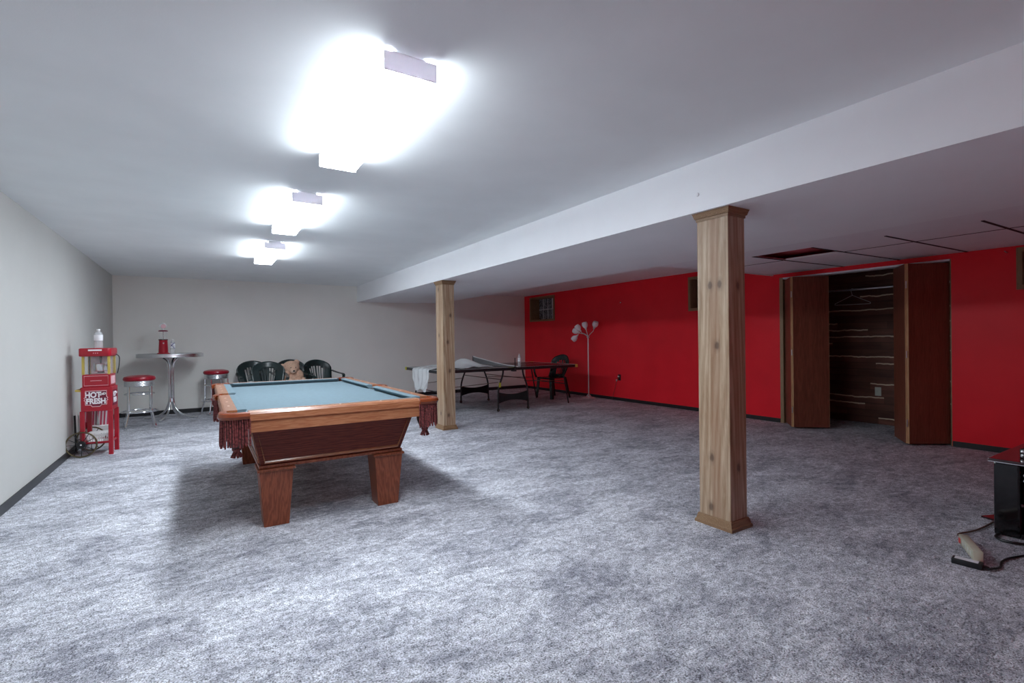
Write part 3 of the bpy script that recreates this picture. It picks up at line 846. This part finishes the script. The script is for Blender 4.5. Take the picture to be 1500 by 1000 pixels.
def box_rack():
    b = MB(); b.box((-.12, -.06, 0), (.12, .06, .27), .01)
    return tag(b.build('storage_box', M['whitep'], None, loc=(-1.07, 7.73, 0)), 'white box on the floor behind the popcorn cart', 'box')
box_rack()
def tall_bag():
    e = thing('popcorn_bag', 'tall red and white paper popcorn bag leaning at the left wall', 'popcorn bag', (-1.17, 7.55, 0), .2)
    MB().frustum(0, (.035, .022), .33, (.03, .012), bevel=.004).build('bag', M['label_white'], e)
    MB().frustum(.26, (.034, .019), .335, (.033, .014)).build('top_band', M['vinyl'], e)
tall_bag()
tag(MB().tube([(0, 0, 0), (-.012, .01, .43)], .010, 8).build('broom_handle', M['blackp'], None, loc=(-1.235, 7.45, 0)), 'thin black stick leaning on the wall behind the cart', 'stick')

def water_bottle(loc, lab, labelmat, h=.215, r=.034):
    e = thing('water_bottle', lab, 'bottle', loc)
    k = h/.215
    b = MB(); b.lathe([(0, 0), (r*.9, 0), (r, .006), (r, .05*k), (r*.94, .06*k), (r, .07*k), (r, .15*k), (r*.8, .175*k), (r*.42, .19*k), (r*.42, .20*k), (0, .20*k)], n=20); b.build('body', M['bottle'], e, True)
    MB().lathe([(r+.0008, .085*k), (r+.0008, .15*k)], n=20).build('label', labelmat, e, True)
    MB().lathe([(0, .198*k), (r*.46, .198*k), (r*.46, .215*k), (0, .216*k)], n=14).build('cap', M['whitep'], e, True)
    return e
water_bottle((-1.0, 7.28, 1.2), 'clear water bottle with white label on top of the popcorn machine', M['label_white'], .215, .040)

# ------------------------------------------------------------------ bistro table and stools
def bistro():
    e = thing('bistro_table', 'round chrome-edged pub table on a bent tube pedestal', 'table', (-.443, 9.93, 0))
    zt = 1.075
    MB().lathe([(0, zt-.02), (.45, zt-.02), (.45, zt), (0, zt)], n=56).build('tabletop', M['laminate'], e, True)
    b = MB(); pr = [(.448, zt-.058), (.458, zt-.058)]
    for k in range(4): z = zt-.056+k*.014; pr += [(.461, z), (.463, z+.006), (.461, z+.012)]
    pr += [(.458, zt+.002), (.445, zt+.002)]
    b.lathe(pr, n=56); b.build('rim', M['alu'], e, True)
    MB().lathe([(0, zt-.03), (.2, zt-.03), (.2, zt-.02), (0, zt-.02)], n=24).build('mount_plate', M['frame_blk'], e)
    for k in range(4):
        a = math.radians(-22+90*k); c, s_ = math.cos(a), math.sin(a); off = .032
        prof = [(.17, zt-.03), (.12, zt-.07), (.06, zt-.13), (off+.006, zt-.22), (off, zt-.36), (off, .55), (off, .32), (off+.02, .22), (.10, .12), (.20, .05), (.30, .02), (.40, .016)]
        b = MB(); b.tube(smooth_path([(r*c, r*s_, z) for r, z in prof], 4), .0155, 10); b.build('leg', M['chrome'], e, True)
    b = MB(); b.tube([(0, 0, .28), (0, 0, .34)], .04, 12); b.build('clamp', M['chrome'], e, True)
bistro()
def dispenser():
    e = thing('drink_dispenser', 'red retro fuel pump shaped dispenser with clear cylinder on pub table', 'dispenser', (-.53, 9.75, 1.077), 0)
    MB().lathe([(0, 0), (.085, 0), (.085, .012), (.068, .02), (0, .02)], n=20).build('foot', M['popred'], e, True)
    MB().lathe([(0, .02), (.066, .02), (.058, .21), (.062, .225), (0, .225)], n=20).build('body', M['popred'], e, True)
    MB().box((-.003, -.075, .165), (.015, -.055, .18)).build('tap', M['alu'], e)
    MB().lathe([(.064, .222), (.064, .235), (0, .235)], n=20).build('collar', M['blackp'], e, True)
    MB().lathe([(.055, .235), (.055, .36)], n=20).build('cylinder', M['clear'], e, True)
    MB().tube([(0, 0, .235), (0, 0, .36)], .008, 8).build('centre_tube', M['alu'], e)
    MB().lathe([(0, .36), (.064, .36), (.066, .37), (.05, .38), (0, .385)], n=20).build('lid', M['popdark'], e, True)
    MB().lathe([(.02, .383), (.018, .40), (.022, .41)], n=14).build('neck', M['whitep'], e, True)
    g = MB().ball((0, 0, .452), (.05, .022, .046), 18).build('globe', M['whitep'], e, True)
    MB().lathe([(0, 0), (.034, 0), (.034, .004), (0, .004)], n=18, mat=Matrix.Translation((.006, -.018, .445)) @ Matrix.Rotation(PI/2, 4, 'X')).build('emblem', M['pinkline'], g)
dispenser()
def blue_bottle():
    e = water_bottle((-.405, 9.72, 1.077), 'clear bottle with blue and white label on pub table', M['label_white'], .235, .034)
    for z, a, w_ in ((.115, -.4, .02), (.14, .3, .024), (.152, -.7, .014)):
        b = MB(); r = .0362
        for k in range(6):
            t0 = -PI/2-.65+k*.25; zz = z+a*.03*(k-2.5)
            b.quad((r*math.cos(t0), r*math.sin(t0), zz), (r*math.cos(t0+.25), r*math.sin(t0+.25), zz+a*.03), (r*math.cos(t0+.25), r*math.sin(t0+.25), zz+a*.03+w_*.6), (r*math.cos(t0), r*math.sin(t0), zz+w_*.6))
        b.build('label_swirl', M['label_blue'], e)
blue_bottle()
def stool():
    e = thing('bar_stool', 'red topped chrome stool between popcorn cart and pub table', 'stool', (-.795, 9.17, 0), math.radians(8), 'red vinyl chrome stools at the pub table')
    MB().lathe([(0, .70), (.185, .70), (.197, .715), (.197, .735), (.185, .757), (.12, .775), (0, .78)], n=36).build('seat', M['vinyl'], e, True)
    pr = [(.0, .615), (.176, .615)]
    for k in range(4): z = .618+k*.02; pr += [(.182, z), (.186, z+.010), (.182, z+.019)]
    pr += [(.18, .70), (0, .70)]
    MB().lathe(pr, n=36).build('seat_band', M['alu'], e, True)
    for k in range(4):
        a = PI/4+k*PI/2; c, s_ = math.cos(a), math.sin(a)
        b = MB(); b.tube(smooth_path([(r*c, r*s_, z) for r, z in ((.185, .615), (.188, .45), (.192, .26), (.205, .20), (.245, .06), (.25, .012), (.25, .0))], 4), .0125, 8)
        lg = b.build('leg', M['chrome'], e, True)
        MB().lathe([(0, 0), (.017, 0), (.017, .018), (.013, .022)], (.25*c, .25*s_, 0), 10).build('foot', M['steel'], lg)
    b = MB(); b.tube(arc((0, 0), .178, 0, 2*PI*(47/48), 47, .505), .009, 8, closed=True); b.build('upper_ring', M['chrome'], e, True)
    b = MB(); b.tube(arc((0, 0), .222, 0, 2*PI*(47/48), 47, .245), .0125, 8, closed=True); b.build('foot_ring', M['chrome'], e, True)
    return e
s1 = stool()
s2 = copy_tree(s1); s2.location = (.205, 10.12, 0); s2.rotation_euler.z = math.radians(20)
s2['label'] = 'red topped chrome stool partly hidden behind pool table corner'

# ------------------------------------------------------------------ plastic chairs
def monobloc():
    e = thing('plastic_chair', '', 'chair', (0, 0, 0), 0)
    P = M['greenp']
    # back shell, a fan of slots cut through it (chair faces -y)
    us = [-1, -.9, -.78, -.66, -.58, -.52, -.40, -.34, -.23, -.17, -.06, .06, .17, .23, .34, .40, .52, .58, .66, .78, .9, 1]
    slots = [(-.52, -.40), (-.34, -.23), (-.17, -.06), (.06, .17), (.23, .34), (.40, .52)]
    nv = 16; b = MB(); g = {}
    for i, u in enumerate(us):
        top = .735+.172*math.sqrt(max(0, 1-u*u*.985))
        for j in range(nv+1):
            v_ = j/nv; z = .43+(top-.43)*v_
            fan = .62+.38*min(1, v_*1.25)
            wd = .272*(fan if abs(u) < .6 else fan+(1-fan)*(abs(u)-.6)/.4*.6)
            x = u*wd
            y = .205+.13*v_-.10*u*u+.02*math.sin(v_*PI)
            g[i, j] = b.bm.verts.new((x, y, z))
    for i in range(len(us)-1):
        for j in range(nv):
            um = (us[i]+us[i+1])/2
            hole = any(a-1e-6 < um < c+1e-6 for a, c in slots) and 2 <= j < (12 if abs(um) < .35 else 11)
            if not hole: b.bm.faces.new((g[i, j], g[i+1, j], g[i+1, j+1], g[i, j+1]))
    o = b.build('backrest', P, e, 'all'); solidify(o, .009, 0)
    # seat
    b = MB(); n = 10; g = {}
    for i in range(n+1):
        for j in range(n+1):
            u = -1+2*i/n; v_ = j/n
            x = u*(.245-.045*v_); y = -.235+.46*v_
            z = .445-.018*math.sin(v_*PI)*(1-u*u)-(.03*(1-v_/.15)**2 if v_ < .15 else 0)-.01*abs(u)**6
            g[i, j] = b.bm.verts.new((x, y, z))
    for i in range(n):
        for j in range(n): b.bm.faces.new((g[i, j], g[i+1, j], g[i+1, j+1], g[i, j+1]))
    o = b.build('seat', P, e, 'all'); solidify(o, .012, -1)
    # legs: L-section tapers
    for sx in (-1, 1):
        for sy in (-1, 1):
            b = MB()
            top = Vector((sx*.225, -.215 if sy < 0 else .20, .44)); bot = Vector((sx*.255, -.245 if sy < 0 else .295, 0))
            wt, wb = (.085, .055) if sy < 0 else (.065, .045)
            t = .010
            for (ax, ay) in ((1, 0), (0, 1)):
                vs = []
                for p, w_ in ((bot, wb), (top, wt)):
                    ix, iy = -sx, -sy
                    if ax: q = [(0, 0), (ix*w_, 0), (ix*w_, iy*t), (0, iy*t)]
                    else: q = [(0, iy*t), (ix*t, iy*t), (ix*t, iy*w_), (0, iy*w_)]
                    vs.append([b.bm.verts.new((p.x+a, p.y+c, p.z)) for a, c in q])
                b.bm.faces.new(vs[0][::-1]); b.bm.faces.new(vs[1])
                for k in range(4): b.bm.faces.new((vs[0][k], vs[0][(k+1) % 4], vs[1][(k+1) % 4], vs[1][k]))
            b.build('leg', P, e)
    # arms
    for sx in (-1, 1):
        b = MB()
        path = smooth_path([(sx*.262, .20, .70), (sx*.285, .10, .675), (sx*.292, -.06, .655), (sx*.288, -.19, .645), (sx*.275, -.255, .615), (sx*.255, -.265, .54), (sx*.235, -.235, .43)], 4)
        sect = [(-.026, -.006), (.026, -.006), (.026, .006), (-.026, .006)]
        rings = []
        for i, p in enumerate(path):
            d = (path[min(i+1, len(path)-1)]-path[max(i-1, 0)]).normalized(); side = Vector((1, 0, 0)); up = d.cross(side).normalized()
            w_ = 1.0 if i > 3 else .7+.075*i
            rings.append([b.bm.verts.new(p+side*a*w_+up*c) for a, c in sect])
        for r0, r1 in zip(rings, rings[1:]):
            for k in range(4): b.bm.faces.new((r0[k], r0[(k+1) % 4], r1[(k+1) % 4], r1[k]))
        b.bm.faces.new(rings[0]); b.bm.faces.new(rings[-1])
        b.build('arm', P, e, True)
    return e
ch = monobloc()
G = 'dark green plastic armchairs'
spots = [((.815, 9.97, 0), 7, 'leftmost dark green plastic chair behind the pool table, partly overlapped'),
         ((.955, 9.36, 0), -4, 'dark green plastic chair in front of its neighbour behind pool table'),
         ((1.45, 10.10, 0), 3, 'dark green plastic chair holding the teddy bear'),
         ((1.885, 9.58, 0), 14, 'rightmost dark green plastic chair of the row behind the pool table'),
         ((6.27, 8.42, 0), -84, 'dark green plastic chair by the ping pong table and red wall')]
for i, (loc, rz, lab) in enumerate(spots):
    c = ch if i == 0 else copy_tree(ch)
    c.location = loc; c.rotation_euler.z = math.radians(rz); c['label'] = lab; c['group'] = G

def teddy():
    e = thing('teddy_bear', 'tan plush teddy bear slumped in a plastic chair', 'teddy bear', (1.41, 9.98, .435), math.radians(10))
    b = MB()
    b.ball((.02, .06, .13), (.15, .13, .16), 20); b.ball((-.005, .02, .335), (.150, .12, .125), 20)
    b.ball((-.155, .03, .355), (.055, .035, .055), 14); b.ball((.095, .03, .425), (.055, .035, .055), 14)
    b.ball((-.005, -.08, .275), (.068, .05, .05), 14)
    b.ball((-.11, -.02, .20), (.055, .06, .10), 14, Matrix.Translation((-.11, -.02, .2)) @ Matrix.Rotation(.5, 4, 'Y') @ Matrix.Translation((.11, .02, -.2)))
    b.ball((.145, -.01, .20), (.06, .06, .10), 14, Matrix.Translation((.145, -.01, .2)) @ Matrix.Rotation(-.4, 4, 'Y') @ Matrix.Translation((-.145, .01, -.2)))
    b.ball((-.10, -.12, .065), (.06, .13, .065), 14); b.ball((.12, -.12, .065), (.06, .13, .065), 14)
    b.ball((-.11, -.235, .085), (.055, .04, .075), 14); b.ball((.13, -.235, .085), (.055, .04, .075), 14)
    o = b.build('body', M['bear'], e, 'all')
    m = o.modifiers.new('join', 'REMESH'); m.mode = 'VOXEL'; m.voxel_size = .011; m.use_smooth_shade = True
    d = o.modifiers.new('soft', 'SMOOTH'); d.iterations = 3; d.factor = .5
    MB().ball((-.005, -.135, .275), (.022, .014, .016), 12).build('nose', M['dark'], e, True)
    for x in (-.045, .04): MB().ball((x, -.092, .335), .010, 8).build('eye', M['dark'], e, True)
    MB().ball((-.005, -.092, .265), (.052, .044, .038), 14).build('muzzle', M['bearlight'], e, True)
    for x in (-.11, .13): MB().ball((x, -.262, .085), (.036, .014, .05), 12).build('paw_pad', M['bearlight'], e, True)
teddy()

# ------------------------------------------------------------------ ping pong table
def ping_pong():
    X0, X1, Y0, Y1, Z = 3.19, 6.03, 7.29, 8.81, .755
    cx, cy = (X0+X1)/2, (Y0+Y1)/2
    e = thing('ping_pong_table', 'black folding ping pong table with lime corner guards', 'table', (cx, cy, 0))
    hx, hy = (X1-X0)/2, (Y1-Y0)/2
    for s in (-1, 1):
        a, c = (-hx, -.004) if s < 0 else (.004, hx)
        top = MB().box((a, -hy, Z-.015), (c, hy, Z)).build('tabletop', M['table_top'], e)
        b = MB(); t = .010
        b.box((a, -hy, Z), (c, -hy+.02, Z+.0012)); b.box((a, hy-.02, Z), (c, hy, Z+.0012)); b.box((a, -.003, Z), (c, .003, Z+.0012))
        xe = a if s < 0 else c
        b.box((min(xe, xe-s*.02), -hy+.02, Z), (max(xe, xe-s*.02), hy-.02, Z+.0012))
        b.build('line_marking', M['whitep'], top)
        f = MB(); f.box((a, -hy, Z-.05), (c, -hy+.025, Z-.015)); f.box((a, hy-.025, Z-.05), (c, hy, Z-.015))
        f.box((min(xe, xe-s*.025), -hy+.025, Z-.05), (max(xe, xe-s*.025), hy-.025, Z-.015)); f.box((-.03*s if s < 0 else .006, -hy+.025, Z-.05), (-.006 if s < 0 else .03, hy-.025, Z-.015))
        f.build('apron_frame', M['frame_blk'], e)
        for sy in (-1, 1):
            q = MB(); x, y = s*hx, sy*hy
            q.box((min(x+s*.008, x-s*.05), min(y+sy*.008, y-sy*.05), Z-.054), (max(x+s*.008, x-s*.05), max(y+sy*.008, y-sy*.05), Z+.004), .008)
            q.build('corner_guard', M['orange'] if (s > 0 and sy < 0) else M['lime'], e)
        # end legs, splayed outwards
        for sy in (-1, 1):
            b = MB(); b.tube([(s*(hx-.19), sy*(hy-.22), Z-.03), (s*(hx-.05), sy*(hy-.22), .0)], .013, 8); lg = b.build('end_leg', M['frame_blk'], e)
        b = MB(); b.tube([(s*(hx-.12), -hy+.22, .38), (s*(hx-.12), hy-.22, .38)], .009, 6); b.build('cross_bar', M['frame_blk'], e)
        for sy in (-1, 1):
            b = MB(); b.tube([(s*(hx-.12), sy*(hy-.22), .44), (s*.27, sy*(hy-.10), .50)], .006, 6); b.build('brace_rod', M['rod'], e)
    # two wheeled undercarriages, one at each long side
    for sy in (-1, 1):
        y = sy*(hy-.04)
        for s in (-1, 1):
            b = MB()
            b.tube(smooth_path([(s*.20, y, Z-.03), (s*.215, y, .62), (s*.27, y, .48), (s*.30, y, .36), (s*.305, y, .2), (s*.31, y, .045)], 5), .016, 8)
            lg = b.build('cart_leg', M['frame_blk'], e, True)
            w_ = MB().lathe([(0, -.011), (.024, -.011), (.027, 0), (.024, .011), (0, .011)], (0, 0, 0), 14, Matrix.Translation((s*.31, y, .027)) @ Matrix.Rotation(PI/2, 4, 'X')).build('caster', M['blackp'], lg, True)
            MB().lathe([(0, -.013), (.010, -.013), (.010, .013), (0, .013)], (0, 0, 0), 10, Matrix.Translation((s*.31, y, .027)) @ Matrix.Rotation(PI/2, 4, 'X')).build('hub', M['rod'], w_)
        # curved black panel between the legs
        b = MB(); n = 12; lo, hi = [], []
        for k in range(n+1):
            u = -1+2*k/n; x = u*.30
            lo.append((x, .14+.05*(1-u*u))); hi.append((x, .335-.045*(1-u*u)))
        poly = lo+hi[::-1]
        b.prism(poly, -.006, .006, mat=Matrix(((1, 0, 0, 0), (0, 0, 1, y), (0, 1, 0, 0), (0, 0, 0, 1))))
        b.build('panel', M['mesh_blk'], e)
    for s in (-1, 1):
        b = MB(); b.tube([(s*.24, -hy+.04, .55), (s*.24, hy-.04, .55)], .007, 6); b.build('tie_rod', M['rod'], e)
    # yellow warning tags on near leg
    b = MB(); b.box((-.302, -hy+.018, .42), (-.262, -hy+.023, .50)); o = b.build('safety_tag', M['lime'], e)
    b = MB(); b.box((-.12, -hy-.001, Z-.0), (.04, -hy+.03, Z+.0016)); b.build('edge_tag', M['lime'], e)
    return cx, cy, hx, hy, Z
PT = ping_pong()
def net():
    cx, cy, hx, hy, Z = PT
    e = thing('table_net', 'sagging ping pong net with white top band between two black posts', 'net', (cx, cy, Z))
    for sy in (-1, 1):
        y = sy*(hy+.03)
        p = MB().tube([(0, y, -.06), (0, y, .165)], .009, 8).build('net_post', M['frame_blk'], e)
        MB().box((-.03, min(y, y-sy*.09), -.07), (.03, max(y, y-sy*.09), -.052), .003).build('clamp', M['frame_blk'], p)
        MB().box((-.02, min(y+sy*.01, y-sy*.06), .0035), (.02, max(y+sy*.01, y-sy*.06), .014), .003).build('clamp_jaw', M['frame_blk'], p)
    # net is tight at the far post, slides down flat toward the near one
    n = 24; top, bot = [], []
    for k in range(n+1):
        t = k/n; y = (hy+.03)-t*(2*hy-.06)
        z = .152*(1-t)**1.15+.010; x = .02*math.sin(t*5)+.16*t**3
        top.append((x, y, z)); bot.append((x-.05*t**1.5+.01, y+.0, max(.006, z-.145)))
    b = MB()
    for k in range(n): b.quad(bot[k], bot[k+1], (top[k+1][0], top[k+1][1], top[k+1][2]-.012), (top[k][0], top[k][1], top[k][2]-.012))
    o = b.build('mesh', M['netcloth'], e); solidify(o, .002)
    b = MB()
    for k in range(n): b.quad((top[k][0], top[k][1], top[k][2]-.013), (top[k+1][0], top[k+1][1], top[k+1][2]-.013), top[k+1], top[k])
    o = b.build('top_band', M['whitep'], e); solidify(o, .006)
net()
def plastic_sheet():
    cx, cy, hx, hy, Z = PT
    b = MB(); nu, nv = 40, 26; g = {}
    rnd = random.Random(5)
    ph = [(rnd.uniform(6, 22), rnd.uniform(6, 22), rnd.uniform(0, 6), rnd.uniform(.005, .011)) for _ in range(7)]
    X0 = cx-hx
    for i in range(nu+1):
        for j in range(nv+1):
            d = -.40+1.42*i/nu                      # distance from the table end; negative hangs down
            v_ = j/nv
            wr = sum(a*math.sin(kx*d+ky*v_+p) for kx, ky, p, a in ph)
            k = max(0, d)
            lo, hi = 7.62-.26*min(1, k/.4), 8.32-.22*min(1, k/.9)
            if d < 0: lo += .10*(-d/.4)+.12*max(0, -d-.2); hi -= .02*(-d/.4)
            y = lo+(hi-lo)*v_+.03*math.sin(d*11+v_*3)
            if d < 0:
                hang = -d*(.92+.06*math.sin(v_*9+1))
                x = X0-.016-.016*(1+math.sin(v_*26+d*4))-abs(wr)*.6; z = Z+.008-hang
                if d > -.03: z = Z+.008-.4*hang
            else:
                x = X0+d+.04*math.sin(v_*8+1)*k
                hump = .135*math.exp(-((d-.66)/.24)**2-((v_-.40)/.28)**2)+.05*math.exp(-((d-.20)/.2)**2-((v_-.55)/.3)**2)
                z = Z+.007+abs(wr)*.9+hump*(.85+.25*math.sin(9*d+6*v_))
            g[i, j] = b.bm.verts.new((x, y, z))
    for i in range(nu):
        for j in range(nv): b.bm.faces.new((g[i, j], g[i+1, j], g[i+1, j+1], g[i, j+1]))
    o = b.build('plastic_sheet', M['film'], None, 'all'); solidify(o, .002); subsurf(o, 1)
    tag(o, 'crumpled clear plastic sheet draped over left end of ping pong table', 'plastic sheet')
plastic_sheet()
water_bottle((4.79, 7.40, .7575), 'clear bottle standing at near edge of ping pong table by net post', M['label_white'], .225, .030)

# ------------------------------------------------------------------ floor lamp
def floor_lamp():
    e = thing('floor_lamp', 'silver floor lamp with five white tulip shades by the red wall', 'lamp', (6.80, 7.865, 0))
    MB().lathe([(0, 0), (.135, 0), (.14, .008), (.12, .022), (.06, .035), (.03, .075), (.018, .085), (0, .085)], n=32).build('base', M['nickel'], e, True)
    MB().tube([(0, 0, .08), (0, 0, 1.25)], .0125, 12).build('pole', M['nickel'], e, True)
    MB().lathe([(0, 1.24), (.02, 1.245), (.03, 1.27), (.02, 1.295), (0, 1.30)], n=14).build('junction', M['nickel'], e, True)
    # (offset of shade base from the pole top, direction of the opening)
    heads = [((.05, -.14, 1.47), (.0, -.45, .9)), ((.0, .07, 1.46), (-.1, .25, .95)), ((-.05, .20, 1.42), (-.3, .55, .75)), ((-.05, .25, 1.375), (-.3, .85, .35)), ((-.12, .22, 1.295), (-.45, .55, -.7))]
    for k, (p, d) in enumerate(heads):
        p = Vector(p); d = Vector(d).normalized()
        st = Vector((0, 0, 1.275)); out = Vector((p.x, p.y, 0))*.35
        b = MB(); b.tube(smooth_path([st, st+out+Vector((0, 0, .06)), p-d*.085, p-d*.03], 6), .0065, 8); ar = b.build('arm', M['nickel'], e, True)
        q = Vector((0, 0, 1)).rotation_difference(d).to_matrix().to_4x4()
        mat = Matrix.Translation(p) @ q
        MB().lathe([(0, -.035), (.016, -.035), (.022, -.01), (.024, .01), (0, .012)], n=14, mat=mat).build('socket', M['nickel'], ar, True)
        b = MB(); b.lathe([(.0, -.004), (.025, .0), (.050, .03), (.063, .065), (.062, .095), (.052, .125), (.047, .124), (.056, .095), (.057, .066), (.045, .034), (.0, .006)], n=20, mat=mat)
        b.build('shade', M['tulip'], e, True)
floor_lamp()

# ------------------------------------------------------------------ outlets, hooks
def outlet(loc, lab, plate, recept, plugs):
    e = thing('wall_outlet', lab, 'outlet', loc)
    MB().box((-.006, -.038, -.06), (0, .038, .06), .003).build('plate', plate, e)
    for z in (-.022, .022): MB().box((-.010, -.018, z-.016), (-.006, .018, z+.016), .002).build('receptacle', recept, e)
    return e
outlet((XR, 7.2, .46), 'black wall outlet plate on the red wall', M['blackp'], M['blackp'], 1)
def plug_cord():
    e = thing('power_plug', 'white plug with thin cord hanging from the red wall outlet', 'plug', (XR-.012, 7.2, .48))
    MB().box((-.03, -.013, -.013), (.0, .013, .013), .004).build('plug', M['whitep'], e)
    MB().tube(smooth_path([(-.028, .0, -.01), (-.035, .03, -.08), (-.03, .07, -.2), (-.03, .14, -.38), (-.03, .17, -.46)], 5), .0035, 6).build('cord', M['cordbrown'], e, True)
    b = MB(); b.box((-.02, .048, -.10), (.0, .07, -.062), .004); b.build('timer', M['whitep'], e)
plug_cord()
outlet((CX, 3.125, .455), 'ivory outlet plate on the cedar closet back wall', M['ivory'], M['ivory'], 0)
tag(MB().lathe([(0, 0), (.014, 0), (.012, .008), (0, .012)], n=12, mat=Matrix.Translation((XB, 2.112, 2.181)) @ Matrix.Rotation(-PI/2, 4, 'Y')).build('screw_hook', M['white_metal'], None, True), 'tiny white screw cover on the beam face', 'screw')
tag(MB().lathe([(0, 0), (.011, 0), (.009, .012), (0, .015)], n=10, mat=Matrix.Translation((XR, 7.147, 1.945)) @ Matrix.Rotation(-PI/2, 4, 'Y')).build('wall_anchor', M['white_metal'], None, True), 'tiny pale wall anchor high on the red wall', 'screw')
tag(MB().tube([(0, 0, 0), (-.03, 0, .0), (-.04, .01, .012)], .006, 8).build('wall_hook', M['steel'], None, True, loc=(XR, 1.60, 2.075)), 'small metal hook beside the window at right edge', 'hook')

# closet rod and hanger
tag(MB().tube([(7.5, CYa+.001, 1.86), (7.5, CYb-.001, 1.86)], .013, 12).build('closet_rod', M['steel'], None, True), 'metal hanging rod across the closet', 'rod')
def hanger():
    e = thing('clothes_hanger', 'white wire hanger on the closet rod', 'hanger', (7.5, 3.235, 1.86), math.radians(12))
    hk = arc((0, 0), .0175, -.5, PI, 10)
    pts = [Vector((0, x, y)) for x, y, _ in hk][::-1]
    b = MB(); b.tube([tuple(p) for p in pts]+[(0, 0.008, -.04), (0, 0, -.075)], .0022, 6); b.build('hook', M['hanger'], e)
    b = MB(); b.tube([(0, 0, -.075), (0, .2, -.18), (0, .205, -.195), (0, .195, -.2), (0, -.195, -.2), (0, -.205, -.195), (0, -.2, -.18)], .003, 6, closed=True); b.build('shoulder_wire', M['hanger'], e)
hanger()

# ------------------------------------------------------------------ stand at the right edge
def tv_stand():
    e = thing('media_stand', 'glossy black stand with dark red glass top at right edge', 'stand', (4.15, 1.02, 0))
    W_, D = 1.25, .75                                # runs toward -y, depth toward +x
    MB().box((.0, -.125, .0), (D, -.005, .452), .012).build('side_panel', M['piano'], e)
    MB().box((.0, -W_+.005, .0), (D, -W_+.125, .452), .012).build('side_panel', M['piano'], e)
    MB().box((D-.02, -W_+.126, .03), (D, -.126, .452)).build('back_panel', M['piano'], e)
    t = MB(); t.box((-.02, -W_-.01, .454), (D+.02, .015, .470), .005); t.build('top', M['redglass'], e)
    MB().box((-.021, -W_-.01, .4505), (-.006, .015, .4545)).build('top_trim', M['alu'], e)
    MB().box((.01, -W_+.126, .20), (D-.021, -.126, .212)).build('shelf', M['redglass'], e)
    MB().box((.01, -W_+.126, .0), (D-.021, -.126, .03)).build('bottom', M['piano'], e)
    MB().prism([(.26, .0), (.30, .13), (.62, .0)], .0, .012).build('foot_plate', M['redglass'], e)
tv_stand()
def av(loc, size, lab, nm, m1, rounded):
    e = thing(nm, lab, 'electronics', loc)
    MB().box((0, -size[1], 0), (size[0], 0, size[2]), rounded).build('case', m1, e, True)
    MB().box((-.002, -size[1]+.02, size[2]*.3), (.002, -.02, size[2]*.7)).build('display', M['blackp'], e)
    for k in range(2): MB().lathe([(0, 0), (.009, 0), (.009, .008), (0, .01)], n=10, mat=Matrix.Translation((0, -.014-.0*k, size[2]*(.28+.44*k))) @ Matrix.Rotation(-PI/2, 4, 'Y')).build('knob', M['alu'], e)
av((4.28, .925, .4705), (.25, .4, .055), 'black box on top of the media stand', 'cable_box', M['blackp'], .004)
av((4.17, .89, .3325), (.30, .42, .075), 'silver disc player on the media stand upper shelf', 'disc_player', M['alu'], .02)
def shelf_thing():
    MB_ = MB().box((0, -.4, 0), (.3, 0, .12), .006)
    o = MB_.build('receiver_case', M['blackp'], None, loc=(4.18, .89, .2125)); return tag(o, 'black receiver under the silver player on the media stand', 'electronics')
shelf_thing()
o = MB().box((0, -.35, 0), (.2, 0, .13), .004).build('game_case', M['popdark'], None, loc=(4.2, .89, .0305)); tag(o, 'dark red case on the bottom of the media stand', 'case')

# power strip leaning over a black power brick
def power_strip():
    a, c = Vector((3.80, 1.062, .030)), Vector((3.49, .915, .055))
    d = c-a; L = d.length; ang = math.atan2(d.y, d.x); tilt = -math.atan2(d.z, Vector((d.x, d.y)).length)
    e = thing('power_strip', 'beige power strip leaning on a black adapter on the carpet', 'power strip', a)
    e.rotation_euler = (.0, tilt, ang)
    MB().box((0, -.022, -.027), (L, .022, .027), .006).build('body', M['beige'], e, True)
    MB().box((.02, -.026, -.018), (.055, -.019, .010), .002).build('switch', M['redled'], e)
    for k in range(4): MB().box((.10+k*.06, -.0235, -.012), (.13+k*.06, -.0215, .014), .001).build('socket', M['ivory'], e)
    MB().tube([(0, 0, 0), (-.02, 0, .0)], .008, 8).build('strain_relief', M['cordbrown'], e)
power_strip()
def adapter():
    e = thing('power_adapter', 'black power adapter lying under the beige power strip', 'adapter', (3.462, .952, 0), math.radians(97))
    MB().box((-.062, -.028, 0), (.062, .028, .030), .005).build('case', M['blackp'], e, True)
    MB().box((-.045, -.018, .030), (.05, .018, .0315)).build('label', M['label_white'], e)
    MB().tube([(-.06, 0, .015), (-.085, -.005, .014)], [.010, .006], 8).build('plug_boot', M['blackp'], e)
adapter()
tag(MB().tube(smooth_path([(3.83, 1.085, .03), (3.93, 1.12, .012), (4.06, 1.09, .010), (4.20, 1.075, .009), (4.40, 1.07, .009)], 6), .0055, 8).build('strip_cord', M['cordbrown'], None, True), 'brown cord running from the power strip behind the stand', 'cord')
tag(MB().tube(smooth_path([(3.455, .865, .015), (3.55, .845, .008), (3.66, .86, .008), (3.78, .84, .008), (3.95, .77, .008), (4.10, .66, .008)], 6), .0055, 8).build('adapter_cord', M['blackp'], None, True), 'thin black cord from the adapter toward the right edge', 'cord')
tag(MB().tube(smooth_path([(4.14, .985, .012), (4.07, .985, .010), (4.03, .95, .009), (4.03, .90, .009), (4.06, .84, .009), (4.1, .70, .009)], 6), .008, 8).build('loop_cord', M['blackp'], None, True), 'thick black cord looping out from under the stand', 'cord')
